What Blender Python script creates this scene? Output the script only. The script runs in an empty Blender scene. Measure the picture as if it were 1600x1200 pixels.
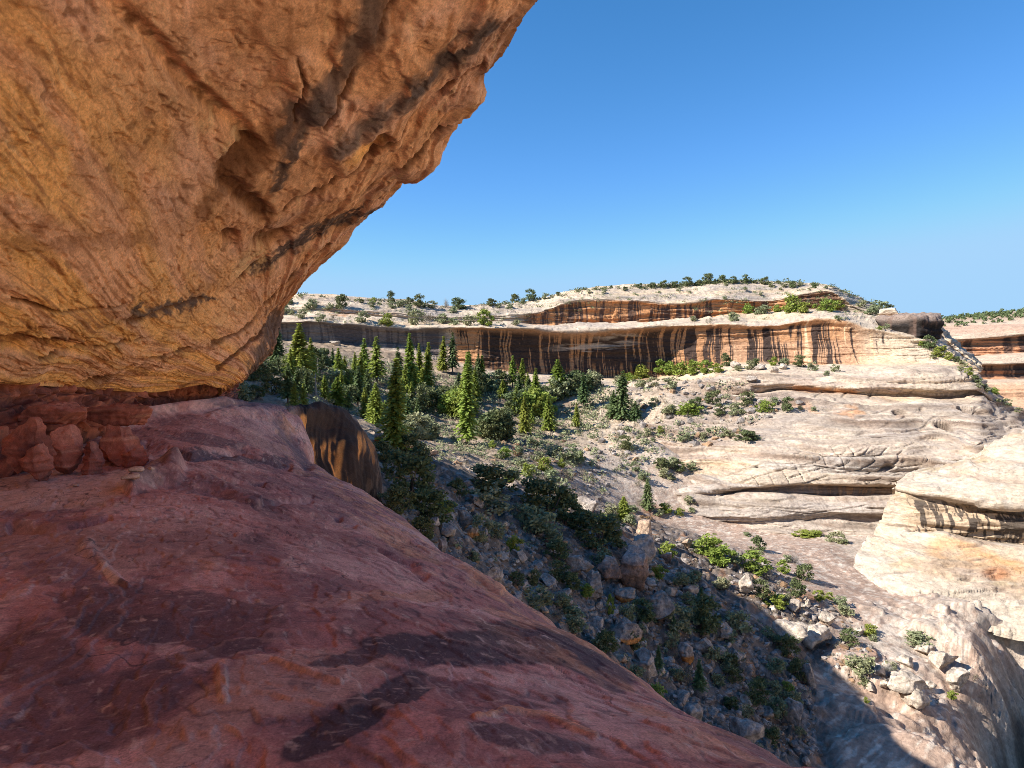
import bpy, math, random
import numpy as np
from mathutils import Vector, Matrix, Euler
from mathutils.bvhtree import BVHTree

# ------------------------------------------------------------------ camera, world, sun, exposure
scene = bpy.context.scene
col = scene.collection
F = 1040.0            # focal length in photo pixels (1600 wide)
HOR = 555.0           # photo row of the horizon
PITCH = math.atan((600 - HOR) / F)
cam_d = bpy.data.cameras.new('camera')
cam = bpy.data.objects.new('camera', cam_d)
col.objects.link(cam)
cam_d.sensor_width = 36.0
cam_d.lens = 36.0 * F / 1600.0
cam_d.clip_start = 0.05
cam_d.clip_end = 5000
cam.location = (0, 0, 0)
cam.rotation_euler = (math.pi / 2 - PITCH, 0, 0)
scene.camera = cam

SUN_AZ = math.radians(15)     # the light travels towards +X, turned this far to +Y
SUN_EL = math.radians(37.6)
world = bpy.data.worlds.new('World')
scene.world = world
world.use_nodes = True
wn = world.node_tree
bg = wn.nodes['Background']
sky = wn.nodes.new('ShaderNodeTexSky')
sky.sky_type = 'NISHITA'
sky.sun_disc = False
sky.sun_elevation = SUN_EL
sky.sun_rotation = math.atan2(-math.cos(SUN_AZ), -math.sin(SUN_AZ))
sky.altitude = 1900
sky.air_density = 1.0
sky.dust_density = 0.1
sky.ozone_density = 2.0
# deepen the blue overhead, keep the paler horizon
sep = wn.nodes.new('ShaderNodeSeparateColor'); com = wn.nodes.new('ShaderNodeCombineColor')
wn.links.new(sky.outputs[0], sep.inputs[0])
for ch, (k, e, top) in enumerate(((0.46, 1.5, 2.3), (0.97, 1.02, 3.9), (1.30, 1.0, 5.7))):
    pw = wn.nodes.new('ShaderNodeMath'); pw.operation = 'POWER'; pw.inputs[1].default_value = e
    ml = wn.nodes.new('ShaderNodeMath'); ml.operation = 'MULTIPLY'; ml.inputs[1].default_value = k
    wn.links.new(sep.outputs[ch], pw.inputs[0]); wn.links.new(pw.outputs[0], ml.inputs[0]); mn = wn.nodes.new('ShaderNodeMath'); mn.operation = 'SMOOTH_MIN'; mn.inputs[1].default_value = top; mn.inputs[2].default_value = 0.8
    wn.links.new(ml.outputs[0], mn.inputs[0]); wn.links.new(mn.outputs[0], com.inputs[ch])
wn.links.new(com.outputs[0], bg.inputs[0])
bg.inputs[1].default_value = 0.072
ld = Vector((math.cos(SUN_AZ) * math.cos(SUN_EL), math.sin(SUN_AZ) * math.cos(SUN_EL), -math.sin(SUN_EL)))
sun_d = bpy.data.lights.new('sun', 'SUN')
sun_d.energy = 4.3
sun_d.angle = math.radians(0.5)
sun_d.color = (1.0, 0.94, 0.84)
sun = bpy.data.objects.new('sun', sun_d)
sun.rotation_euler = ld.to_track_quat('-Z', 'Y').to_euler()
sun.location = (-60, -20, 80)
col.objects.link(sun)
scene.view_settings.view_transform = 'Standard'
scene.view_settings.look = 'None'
scene.view_settings.gamma = 1
scene.view_settings.use_curve_mapping = False
scene.view_settings.exposure = 1.25
scene.cycles.filter_width = 0.9
scene.cycles.use_denoising = True
scene.cycles.denoising_prefilter = 'NONE'
scene.cycles.max_bounces = 9
scene.cycles.diffuse_bounces = 7
scene.cycles.transparent_max_bounces = 8

rnd = random.Random(7)

# ------------------------------------------------------------------ maths helpers
def P(u, v, Y):
    """World point seen at photo pixel (u, v) at world depth Y."""
    a = (u - 800) / F
    b = (600 - v) / F
    cp, sp = math.cos(PITCH), math.sin(PITCH)
    dy = cp + b * sp
    dz = -sp + b * cp
    return np.array([a * Y / dy, Y, dz * Y / dy])

def Pz(u, v, z):
    """World point seen at pixel (u, v) at height z."""
    b = (600 - v) / F
    cp, sp = math.cos(PITCH), math.sin(PITCH)
    return P(u, v, z * (cp + b * sp) / (-sp + b * cp))

def project(p):
    cp, sp = math.cos(PITCH), math.sin(PITCH)
    x, y, z = p[..., 0], p[..., 1], p[..., 2]
    d = np.maximum(y * cp - z * sp, 0.05)
    h = y * sp + z * cp
    return 800 + F * x / d, 600 - F * h / d

_rs = np.random.RandomState(11)
_G = _rs.normal(size=(256, 3))
_G /= np.linalg.norm(_G, axis=1)[:, None]

def perlin(x, y, z, seed=0):
    x, y, z = np.broadcast_arrays(np.asarray(x, float), np.asarray(y, float), np.asarray(z, float))
    xi, yi, zi = np.floor(x).astype(np.int64), np.floor(y).astype(np.int64), np.floor(z).astype(np.int64)
    xf, yf, zf = x - xi, y - yi, z - zi
    sx, sy, sz = [t * t * t * (t * (t * 6 - 15) + 10) for t in (xf, yf, zf)]
    def g(dx, dy, dz):
        h = (xi + dx) * 73856093 ^ (yi + dy) * 19349663 ^ (zi + dz) * 83492791 ^ (seed * 2654435 + 977)
        h = (h ^ (h >> 13)) * 1274126177
        h = (h ^ (h >> 16)) & 255
        q = _G[h]
        return q[..., 0] * (xf - dx) + q[..., 1] * (yf - dy) + q[..., 2] * (zf - dz)
    a = g(0, 0, 0) * (1 - sx) + g(1, 0, 0) * sx
    b = g(0, 1, 0) * (1 - sx) + g(1, 1, 0) * sx
    c = g(0, 0, 1) * (1 - sx) + g(1, 0, 1) * sx
    d = g(0, 1, 1) * (1 - sx) + g(1, 1, 1) * sx
    return 1.6 * ((a * (1 - sy) + b * sy) * (1 - sz) + (c * (1 - sy) + d * sy) * sz)

def fbm(x, y, z, octaves=4, gain=0.5, seed=0):
    s = 0; a = 1.0; n = 0
    for i in range(octaves):
        s = s + a * perlin(x * 2.03 ** i + 13.7 * i, y * 2.03 ** i - 7.1 * i, z * 2.03 ** i + 3.3 * i, seed + i)
        n += a; a *= gain
    return s / n

def ridged(x, y, z, octaves=3, gain=0.5, seed=0):
    s = 0; a = 1.0; n = 0
    for i in range(octaves):
        s = s + a * (1 - np.abs(perlin(x * 2.1 ** i + 5.7 * i, y * 2.1 ** i, z * 2.1 ** i - 3.1 * i, seed + i)) * 2)
        n += a; a *= gain
    return s / n

def sstep(a, b, x):
    t = np.clip((x - a) / (b - a), 0, 1)
    return t * t * (3 - 2 * t)

def mix(a, b, t):
    return a + (b - a) * t

def cmix(c, colr, m):
    """Lay a colour over an (.., 3) array by mask m."""
    return c + (np.array(colr) - c) * np.clip(m, 0, 1)[..., None]

def in_poly(U, V, poly):
    inside = np.zeros(U.shape, bool)
    n = len(poly)
    for i in range(n):
        x0, y0 = poly[i]; x1, y1 = poly[(i + 1) % n]
        if y0 == y1: continue
        c = ((y0 > V) != (y1 > V)) & (U < (x1 - x0) * (V - y0) / (y1 - y0) + x0)
        inside ^= c
    return inside

def blob(U, V, cx, cy, rx, ry, rot=0.0, soft=0.5):
    c, s = math.cos(math.radians(rot)), math.sin(math.radians(rot))
    dx, dy = U - cx, V - cy
    a = (dx * c + dy * s) / rx
    b = (-dx * s + dy * c) / ry
    return 1 - sstep(1 - soft, 1 + soft, np.sqrt(a * a + b * b))

def stroke(U, V, pts, w0, w1=None, soft=0.6):
    """Mask along a polyline of pixels, width w0 -> w1."""
    w1 = w0 if w1 is None else w1
    best = np.zeros(U.shape)
    n = len(pts) - 1
    for i in range(n):
        (ax, ay), (bx, by) = pts[i], pts[i + 1]
        L2 = (bx - ax) ** 2 + (by - ay) ** 2
        t = np.clip(((U - ax) * (bx - ax) + (V - ay) * (by - ay)) / L2, 0, 1)
        d = np.hypot(U - ax - t * (bx - ax), V - ay - t * (by - ay))
        w = mix(w0, w1, (i + t) / n)
        best = np.maximum(best, 1 - sstep(1 - soft, 1 + soft, d / w))
    return best

def catmull(ctrl, counts, axis=0, linear=False):
    """Resample control points along an axis: counts[i] samples in interval i."""
    c = np.moveaxis(np.asarray(ctrl, float), axis, 0)
    n = c.shape[0]
    out = []
    for i in range(n - 1):
        p0 = c[max(i - 1, 0)]; p1 = c[i]; p2 = c[i + 1]; p3 = c[min(i + 2, n - 1)]
        if i == 0: p0 = 2 * p1 - p2
        if i == n - 2: p3 = 2 * p2 - p1
        k = counts[i]
        ts = np.arange(k) / k
        if i == n - 2: ts = np.append(ts, 1.0)
        for t in ts:
            if linear: out.append(p1 + (p2 - p1) * t)
            else:
                out.append(0.5 * (2 * p1 + (p2 - p0) * t + (2 * p0 - 5 * p1 + 4 * p2 - p3) * t * t + (3 * p1 - p0 - 3 * p2 + p3) * t ** 3))
    return np.moveaxis(np.array(out), 0, axis)

def ramp(counts):
    """Float index of each resampled row."""
    out = []
    for i, k in enumerate(counts):
        out += [i + j / k for j in range(k)]
    return np.array(out + [len(counts)])

def gsmooth(a, sig, axis):
    r = int(3 * sig + 1)
    k = np.exp(-0.5 * (np.arange(-r, r + 1) / sig) ** 2); k /= k.sum()
    pad = [(0, 0)] * a.ndim; pad[axis] = (r, r)
    b = np.pad(a, pad, mode='reflect', reflect_type='odd')
    out = 0
    n = a.shape[axis]
    for i in range(2 * r + 1):
        sl = [slice(None)] * a.ndim; sl[axis] = slice(i, i + n)
        out = out + k[i] * b[tuple(sl)]
    return out

def gnormals(p):
    du = np.gradient(p, axis=1); dv = np.gradient(p, axis=0)
    n = np.cross(du, dv)
    return n / np.maximum(np.linalg.norm(n, axis=-1), 1e-9)[..., None]

def face_cam(p, n):
    """Turn normals so that most look to the camera side."""
    s = np.sign((-(p) * n).sum(-1).mean())
    return n * s

def link_mesh(name, verts, faces, mat=None, colors=None, smooth=True, parent=None, link=True):
    me = bpy.data.meshes.new(name)
    verts = np.asarray(verts, np.float32).reshape(-1, 3)
    faces = np.asarray(faces, np.int32)
    nf, k = faces.shape
    me.vertices.add(len(verts)); me.vertices.foreach_set('co', verts.ravel())
    me.loops.add(nf * k); me.loops.foreach_set('vertex_index', faces.ravel())
    me.polygons.add(nf)
    me.polygons.foreach_set('loop_start', np.arange(0, nf * k, k, dtype=np.int32))
    me.polygons.foreach_set('use_smooth', np.full(nf, smooth, bool))
    if colors is not None:
        at = me.attributes.new('Col', 'FLOAT_COLOR', 'POINT')
        c = np.ones((len(verts), 4), np.float32); c[:, :3] = np.clip(np.asarray(colors).reshape(-1, 3), 0, 1)
        at.data.foreach_set('color', c.ravel())
    me.update(calc_edges=True)
    if mat: me.materials.append(mat)
    o = bpy.data.objects.new(name, me)
    if link: col.objects.link(o)
    if parent: o.parent = parent
    return o

def grid_faces(nr, nc):
    i = np.arange(nr * nc).reshape(nr, nc)
    return np.stack([i[:-1, :-1], i[:-1, 1:], i[1:, 1:], i[1:, :-1]], -1).reshape(-1, 4)

GRIDS = {}
def sheet(name, p, mat, colors):
    GRIDS[name] = p
    return link_mesh(name, p, grid_faces(*p.shape[:2]), mat, colors)

def tag(o, label, cat=None, kind=None, group=None):
    o['label'] = label
    if cat: o['category'] = cat
    if kind: o['kind'] = kind
    if group: o['group'] = group
    return o

# ------------------------------------------------------------------ materials
def rock_mat(name, fine=12.0, bump=0.35, dist=0.02, contrast=0.35, stretch=(1, 1, 1), rough=0.88, flake=None):
    m = bpy.data.materials.new(name); m.use_nodes = True
    t = m.node_tree; N = t.nodes; L = t.links
    b = N['Principled BSDF']; b.inputs['Roughness'].default_value = rough
    if 'Specular IOR Level' in b.inputs: b.inputs['Specular IOR Level'].default_value = 0.2
    at = N.new('ShaderNodeAttribute'); at.attribute_name = 'Col'
    tc = N.new('ShaderNodeTexCoord')
    mp = N.new('ShaderNodeMapping'); mp.inputs['Scale'].default_value = stretch
    L.new(tc.outputs['Object'], mp.inputs['Vector'])
    n1 = N.new('ShaderNodeTexNoise'); n1.inputs['Scale'].default_value = fine; n1.inputs['Detail'].default_value = 8; n1.inputs['Roughness'].default_value = 0.68
    n2 = N.new('ShaderNodeTexNoise'); n2.inputs['Scale'].default_value = fine * 0.14; n2.inputs['Detail'].default_value = 6; n2.inputs['Roughness'].default_value = 0.6
    L.new(mp.outputs[0], n1.inputs['Vector']); L.new(mp.outputs[0], n2.inputs['Vector'])
    r1 = N.new('ShaderNodeMapRange'); r1.inputs[1].default_value = 0.3; r1.inputs[2].default_value = 0.7
    r1.inputs[3].default_value = 1 - contrast; r1.inputs[4].default_value = 1 + contrast
    L.new(n1.outputs[0], r1.inputs[0])
    r2 = N.new('ShaderNodeMapRange'); r2.inputs[1].default_value = 0.3; r2.inputs[2].default_value = 0.7
    r2.inputs[3].default_value = 1 - contrast * 0.5; r2.inputs[4].default_value = 1 + contrast * 0.5
    L.new(n2.outputs[0], r2.inputs[0])
    mu = N.new('ShaderNodeMath'); mu.operation = 'MULTIPLY'
    L.new(r1.outputs[0], mu.inputs[0]); L.new(r2.outputs[0], mu.inputs[1])
    vm = N.new('ShaderNodeVectorMath'); vm.operation = 'SCALE'
    L.new(at.outputs['Color'], vm.inputs[0]); L.new(mu.outputs[0], vm.inputs['Scale'])
    L.new(vm.outputs[0], b.inputs['Base Color'])
    bp = N.new('ShaderNodeBump'); bp.inputs['Strength'].default_value = bump; bp.inputs['Distance'].default_value = dist
    hsrc = n1.outputs[0]
    if flake:                       # thin peeling layers: plateaus with crisp broken edges
        fsc, flev, fh, fcol, fst = flake
        mp2 = N.new('ShaderNodeMapping'); mp2.inputs['Scale'].default_value = fst
        L.new(tc.outputs['Object'], mp2.inputs['Vector'])
        n3 = N.new('ShaderNodeTexNoise'); n3.inputs['Scale'].default_value = fsc; n3.inputs['Detail'].default_value = 9; n3.inputs['Roughness'].default_value = 0.6; n3.inputs['Distortion'].default_value = 0.4
        L.new(mp2.outputs[0], n3.inputs['Vector'])
        m1 = N.new('ShaderNodeMath'); m1.operation = 'MULTIPLY'; m1.inputs[1].default_value = flev; L.new(n3.outputs[0], m1.inputs[0])
        fl = N.new('ShaderNodeMath'); fl.operation = 'FLOOR'; L.new(m1.outputs[0], fl.inputs[0])
        fr = N.new('ShaderNodeMath'); fr.operation = 'FRACT'; L.new(m1.outputs[0], fr.inputs[0])
        wn_ = N.new('ShaderNodeTexWhiteNoise'); wn_.noise_dimensions = '1D'; L.new(fl.outputs[0], wn_.inputs['W'])
        rc = N.new('ShaderNodeMapRange'); rc.inputs[3].default_value = 1 - fcol; rc.inputs[4].default_value = 1 + fcol; L.new(wn_.outputs[0], rc.inputs[0])
        ed = N.new('ShaderNodeMapRange'); ed.inputs[1].default_value = 0.0; ed.inputs[2].default_value = 0.10; ed.inputs[3].default_value = 1 - fcol * 1.3; ed.inputs[4].default_value = 1.0; L.new(fr.outputs[0], ed.inputs[0])
        m2 = N.new('ShaderNodeMath'); m2.operation = 'MULTIPLY'; L.new(rc.outputs[0], m2.inputs[0]); L.new(ed.outputs[0], m2.inputs[1])
        m3 = N.new('ShaderNodeMath'); m3.operation = 'MULTIPLY'; L.new(mu.outputs[0], m3.inputs[0]); L.new(m2.outputs[0], m3.inputs[1])
        L.new(m3.outputs[0], vm.inputs['Scale'])
        m4 = N.new('ShaderNodeMath'); m4.operation = 'MULTIPLY_ADD'; m4.inputs[1].default_value = fh; L.new(fl.outputs[0], m4.inputs[0]); L.new(n1.outputs[0], m4.inputs[2])
        hsrc = m4.outputs[0]
    L.new(hsrc, bp.inputs['Height']); L.new(bp.outputs[0], b.inputs['Normal'])
    return m

M_OVER = rock_mat('overhang_sandstone', 24, 0.6, 0.02, 0.30, rough=0.95, flake=(1.1, 14, 0.35, 0.10, (1, .6, 1)))
M_LEDGE = rock_mat('red_slickrock', 75, 0.5, 0.005, 0.32, rough=0.95, flake=(1.3, 14, 0.4, 0.15, (1, .55, 1)))
M_FAR = rock_mat('canyon_sandstone', 1.3, 0.8, 0.3, 0.30, stretch=(1, 1, 2.4), flake=(.10, 16, .5, .08, (1, 1, 3.5)))
M_GROUND = rock_mat('ground', 2.6, 0.8, 0.15, 0.36, flake=(.25, 10, .4, .08, (1, 1, 1)))
M_BOULDER = rock_mat('boulder_stone', 4.0, 0.9, 0.12, 0.42, flake=(.8, 8, .4, .1, (1, 1, 1.6)))

def leaf_mat(name, c, hue=0.03, val=0.35, trans=0.25):
    m = bpy.data.materials.new(name); m.use_nodes = True
    t = m.node_tree; N = t.nodes; L = t.links
    b = N['Principled BSDF']; b.inputs['Roughness'].default_value = 0.65
    if 'Specular IOR Level' in b.inputs: b.inputs['Specular IOR Level'].default_value = 0.25
    oi = N.new('ShaderNodeObjectInfo')
    geo = N.new('ShaderNodeNewGeometry')
    hs = N.new('ShaderNodeHueSaturation'); hs.inputs['Color'].default_value = (*c, 1)
    r = N.new('ShaderNodeMapRange'); r.inputs[3].default_value = 0.5 - hue; r.inputs[4].default_value = 0.5 + hue
    L.new(oi.outputs['Random'], r.inputs[0]); L.new(r.outputs[0], hs.inputs['Hue'])
    r2 = N.new('ShaderNodeMapRange'); r2.inputs[3].default_value = 1 - val; r2.inputs[4].default_value = 1 + val
    L.new(geo.outputs['Random Per Island'], r2.inputs[0])
    L.new(r2.outputs[0], hs.inputs['Value'])
    L.new(hs.outputs[0], b.inputs['Base Color'])
    tr = N.new('ShaderNodeBsdfTranslucent'); L.new(hs.outputs[0], tr.inputs['Color'])
    mx = N.new('ShaderNodeMixShader'); mx.inputs[0].default_value = trans
    L.new(b.outputs[0], mx.inputs[1]); L.new(tr.outputs[0], mx.inputs[2])
    L.new(mx.outputs[0], N['Material Output'].inputs['Surface'])
    return m

M_FIR = leaf_mat('fir_needles', (0.33, 0.385, 0.085), 0.018, trans=.42)
M_FIRB = leaf_mat('blue_green_needles', (0.16, 0.22, 0.09), 0.02)
M_JUN = leaf_mat('juniper_scales', (0.13, 0.155, 0.065), 0.025)
M_SAGE = leaf_mat('sage_leaves', (0.26, 0.275, 0.15), 0.03)
M_BRIGHT = leaf_mat('bright_leaves', (0.25, 0.30, 0.06), 0.02, trans=0.35)
M_DRY = leaf_mat('dry_twigs', (0.22, 0.19, 0.14), 0.02)
M_DEAD = leaf_mat('russet_needles', (0.25, 0.13, 0.07), 0.02)

def bark(name, c):
    m = bpy.data.materials.new(name); m.use_nodes = True
    N = m.node_tree.nodes; L = m.node_tree.links
    b = N['Principled BSDF']; b.inputs['Roughness'].default_value = 0.9
    n = N.new('ShaderNodeTexNoise'); n.inputs['Scale'].default_value = 6; n.inputs['Detail'].default_value = 6
    cr = N.new('ShaderNodeValToRGB')
    cr.color_ramp.elements[0].color = (c[0] * .5, c[1] * .5, c[2] * .5, 1); cr.color_ramp.elements[1].color = (c[0] * 1.5, c[1] * 1.5, c[2] * 1.5, 1)
    L.new(n.outputs[0], cr.inputs[0]); L.new(cr.outputs[0], b.inputs['Base Color'])
    return m
M_BARK = bark('bark', (0.12, 0.09, 0.07))
M_SNAG = bark('grey_deadwood', (0.26, 0.24, 0.22))
# ================================================================== STRUCTURE
def arr(rows):
    return np.array([[np.asarray(q, float) for q in r] for r in rows])

# ------------------------------------------------------------------ rock overhang above the ledge
# columns run from the recess at the back of the alcove up to the lip; one row per station, far to near
def W(*a): return np.array(a, float)
def outer(l):
    l = np.asarray(l, float)
    return [l + W(-0.15, 0.5, 1.0), l + W(-1.2, 1.4, 3.6), l + W(-9, 2, 7.5), l + W(-45, 0, 11)]
st = []
st.append([W(-62, 112, -9), W(-62, 113, -6), W(-60, 111, -1), W(-57, 108, 4)])
st.append([W(-44, 90, -8), W(-44, 90, -5), W(-42, 88, 0), W(-39, 86, 3.5)])
st.append([W(-29.5, 63, -6), W(-29.5, 63, -4), W(-28, 61, -1), W(-25.2, 58.5, 1.6)])
st.append([W(-25, 52, -5), W(-25, 52, -2), W(-23, 51, 2), W(-20.6, 50, 9.5)])
st.append([W(-18, 36, -4), W(-18, 36, -1.5), W(-16.8, 35.5, 1.5), W(-14.5, 35, 6.3)])
st.append([P(342, 606, 23), P(372, 592, 24), P(400, 566, 25), P(421, 528, 26)])
st.append([P(240, 613, 20), P(320, 570, 21), P(400, 500, 23), P(446, 477, 25.5)])
st.append([P(120, 606, 15.5), P(235, 540, 17), P(370, 430, 19.5), P(545, 358, 22)])
st.append([P(0, 600, 11.5), P(150, 470, 12), P(350, 330, 14.2), P(648, 256, 18)])
st.append([P(-150, 598, 9.5), P(40, 380, 9.5), P(330, 190, 11.5), P(718, 150, 15)])
st.append([P(-400, 598, 8), P(-100, 260, 7.8), P(280, 40, 9.5), P(794, 6, 12.5)])
st.append([P(-800, 598, 6), P(-400, 120, 6), P(200, -160, 8), P(912, -200, 10.3)])
st.append([W(-8, 2, -.6), W(-6, 2, 2.5), W(-3, 3, 5.2), W(2.6, 5, 8.6)])
st.append([W(-8, -9, -.6), W(-6, -9, 2.8), W(-2.5, -9, 5.8), W(4.5, -7, 10.5)])
st.append([W(-8, -40, -.6), W(-6, -40, 3), W(-2, -40, 6.5), W(6, -38, 12)])
ctrl = []
for i, r in enumerate(st):
    o4 = outer(r[3])
    if i < 5: o4 = [r[3] + W(-0.6, 0.4, 0.6), r[3] + W(-3, 1, 1.6), r[3] + W(-12, 2, 2), r[3] + W(-45, 0, 1)]
    if i in (2, 3): o4 = [r[3] + W(-0.3, 0.4, 0.6), r[3] + W(-2, 1, 1.2), r[3] + W(-12, 2, -1), r[3] + W(-45, 0, -2)]
    ctrl.append(r + o4)
ctrl = np.array(ctrl)
cs = [14, 14, 20, 26, 40, 80, 130, 130, 130, 130, 110, 50, 12, 8]
ct = [170, 170, 170, 26, 16, 8, 6]
G = catmull(catmull(ctrl, cs, 0), ct, 1)
S = ramp(cs)[:, None] + 0 * G[..., 0]; T = ramp(ct)[None, :] + 0 * G[..., 0]
G0 = G.copy()
U, V = project(G)
N_ = face_cam(G, gnormals(gsmooth(G, 4, 0)))
x, y, z = G[..., 0], G[..., 1], G[..., 2]
near = sstep(4.2, 5.0, S)
# bedding runs along the alcove: fine in T, long in S
wT = T + 0.10 * fbm(x * .35, y * .35, z * .35, 3, seed=3)
wS = S * 1.3 + 0.3 * fbm(x * .5, y * .5, z * .5, 2, seed=4)
low = sstep(2.6, 0.9, T)                                        # strongly bedded lower part
lipz = sstep(1.9, 2.6, T)
bed = perlin(wS * 1.2, wT * 16, 0, 21) + .6 * perlin(wS * 2.5, wT * 42, 3.3, 22)
bed2 = ridged(wS * 0.8, wT * 9, 1.7, 3, seed=23)
d = 0.32 * fbm(x * .28, y * .28, z * .28, 3, seed=1)
d += 0.035 * fbm(x * .9, y * .9, z * .9, 3, seed=2)
d += (0.004 + 0.013 * low + 0.014 * lipz) * bed + (0.008 + 0.016 * low + 0.02 * lipz) * bed2
# spalled flakes: thin steps with ragged edges
fl = fbm(wS * 2.0, wT * 6, z * .3, 4, seed=31)
d += 0.03 * sstep(0.02, 0.05, fl) + 0.03 * sstep(0.22, 0.24, fl) + 0.02 * sstep(-.2, -.18, fl)
fl2 = fbm(x * 2.6 + .5 * y, y * 1.2, z * 2.6, 3, seed=33)
d += 0.018 * sstep(0.10, 0.13, fl2)
chip = perlin(x * 9 + 4 * z, y * 3.2, z * 7, 41) * perlin(x * 2, y * 2, z * 2, 42)
d -= 0.035 * sstep(0.13, 0.26, chip)
d += 0.006 * fbm(x * 6, y * 6, z * 6, 3, seed=43)
# the crack that crosses the roof, and the hollow where it ends
ck = [(150, -40), (190, 10), (232, 60), (262, 92), (300, 140), (340, 172), (386, 212), (402, 232)]
uw = U + 9 * fbm(x * 2, y * 2, z * 2, 3, seed=51); vw = V + 9 * fbm(x * 2, y * 2, z * 2, 3, seed=52)
crack = stroke(uw, vw, ck, 14, 12) * near
d -= 0.16 * crack
ck2 = [(386, 230), (350, 270), (372, 300), (408, 330)]
hollow = stroke(uw, vw, ck2, 15, 15) * near
d -= 0.2 * hollow
pits = (blob(uw, vw, 357, 365, 13, 11) + blob(uw, vw, 420, 372, 28, 11, -8) + blob(uw, vw, 590, 214, 18, 12, -40)) * near
d -= 0.22 * pits
low_ov = blob(uw, vw, 60, 540, 90, 14, 3) * near
d -= 0.15 * low_ov
dash = perlin(wS * 7, wT * 26 + .6 * fbm(x * 3, y * 3, z * 3, 2, seed=63), z, 64) * sstep(-.1, .3, fbm(x * .7, y * .7, z * .7, 2, seed=65))
d -= .015 * sstep(.3, .5, dash)
d += near * (.22 * stroke(uw, vw, [(738, 150), (732, 195), (690, 235), (635, 258)], 24, 16, .7) - .07 * stroke(uw, vw, [(752, 118), (730, 130), (700, 150)], 12, 5, .7) + .16 * stroke(uw, vw, [(470, 110), (520, 190), (540, 250)], 30, 20, .5) + .14 * stroke(uw, vw, [(600, 60), (640, 110), (600, 200)], 34, 30, .4))
cracks = [[(470, 310), (560, 250), (650, 180), (740, 90), (790, 20)], [(420, 335), (520, 275), (620, 205), (700, 140)], [(500, 190), (560, 90), (600, 20), (620, -30)], [(300, 565), (390, 505), (445, 430), (520, 370)], [(170, 515), (255, 482), (345, 455), (420, 400)], [(60, 560), (160, 545), (260, 520)], [(340, 575), (400, 525), (438, 478)], [(560, 300), (640, 240), (700, 190)], [(130, 600), (230, 560), (300, 545)], [(450, 60), (470, 120), (455, 190)], [(20, 470), (110, 480), (200, 470)]]
cu, cv_ = U + 7 * fbm(x * 1.5, y * 1.5, z * 1.5, 4, seed=66), V + 7 * fbm(x * 1.5, y * 1.5, z * 1.5, 4, seed=67)
cl = 0 * U
for q_ in cracks: cl = np.maximum(cl, stroke(cu, cv_, q_, 3.2, 1.8, .5))
cl *= near * sstep(-.35, .0, fbm(x * .8, y * .8, z * .8, 2, seed=68))
d -= .10 * cl
d *= mix(0.6, 1.0, near)
d *= sstep(0, 0.06, T)
rag = lipz * sstep(3.4, 3.0, T)
lt = wT * 5 + .8 * fbm(wS * .9, wT * 2, 0 * z, 4, seed=62)
d += .22 * rag * (np.floor(lt) * .5 + sstep(.0, .12, lt - np.floor(lt)) * .5 - lt * .5) + .25 * rag * fbm(wS * .55, wT * 1.2, 1 + 0 * z, 3, seed=61)
G = G + N_ * d[..., None]
# colour
tan = np.array((0.71, 0.365, 0.18)); pink = np.array((0.70, 0.395, 0.255)); och = np.array((0.79, 0.405, 0.125)); brown = np.array((0.34, 0.135, 0.052)); gry = np.array((0.095, 0.068, 0.058)); cream = np.array((0.76, 0.49, 0.24))
c = np.zeros(G.shape) + tan
a1 = fbm(x * .5, y * .5, z * .5, 4, seed=71)
c = cmix(c, pink, sstep(-.1, .35, a1) * (1 - low * .6))
c = cmix(c, och, low * sstep(-.35, .25, perlin(wS * .6, wT * 6, 2, 72) + .5 * a1))
lines = perlin(wS * 1.6, wT * 34, 9, 73) + .5 * perlin(wS * 4, wT * 80, 5, 74)
c = cmix(c, brown, sstep(.1, .6, lines) * (.3 + .45 * low + .4 * lipz))
c = cmix(c, cream, sstep(.35, .8, -lines + .3 * a1) * (.2 + .25 * low + .3 * lipz))
c = cmix(c, brown, .8 * sstep(.1, .5, fbm(x * 1.1, y * 1.1, z * 1.1, 5, seed=75)) * sstep(200, 330, V) * sstep(520, 330, V) * sstep(330, 60, U))
c = cmix(c, brown, .55 * sstep(.13, .28, chip) + .35 * sstep(.18, .4, fbm(x * 7, y * 7, z * 7, 2, seed=76)))
fuzz = fbm(x * 1.8, y * 1.8, z * 1.8, 3, seed=77) + .55 * fbm(wS * 5, wT * 22, z, 4, seed=79) + .35 * fbm(x * 12, y * 8, z * 12, 3, seed=80)
def stain(pts, w0, w1, colr, k, soft=.8, cut=.18):
    global c
    m = stroke(uw + 10 * fuzz, vw + 10 * fuzz, pts, w0, w1, soft) * near
    c = cmix(c, colr, k * m * sstep(-.22, .04, fuzz + .6 * m - .12))
stain([(590, -20), (560, 50), (520, 120), (490, 170)], 26, 18, gry, .85)
stain([(490, 130), (470, 190), (440, 250), (424, 290)], 14, 8, gry, .9)
stain([(440, 190), (410, 230), (380, 270)], 22, 14, brown * .6, .7)
stain([(455, 170), (435, 215)], 12, 10, gry, .8)
stain([(760, 20), (720, 60), (680, 100), (640, 130)], 16, 16, gry, .95)
stain([(640, 130), (600, 165), (550, 205), (515, 225)], 16, 9, gry * 1.4, .85)
stain([(835, 0), (800, 60), (760, 110)], 34, 16, brown * .6, .9)
stain([(600, 315), (540, 340), (490, 360), (450, 385), (395, 420)], 5, 9, gry, .95)
stain([(215, 490), (260, 480), (330, 462)], 9, 5, gry * .9, .9)
stain([(310, 330), (340, 290), (352, 270)], 9, 7, brown * .7, .7)
stain([(20, 390), (130, 380), (230, 370)], 14, 10, brown * .7, .5)
stain([(150, 600), (250, 565), (330, 540)], 7, 4, brown * .8, .7)
stain([(0, 540), (60, 525), (110, 532)], 10, 5, brown * .6, .8)
stain([(430, 500), (412, 540), (392, 580)], 20, 12, gry, .9)
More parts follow.
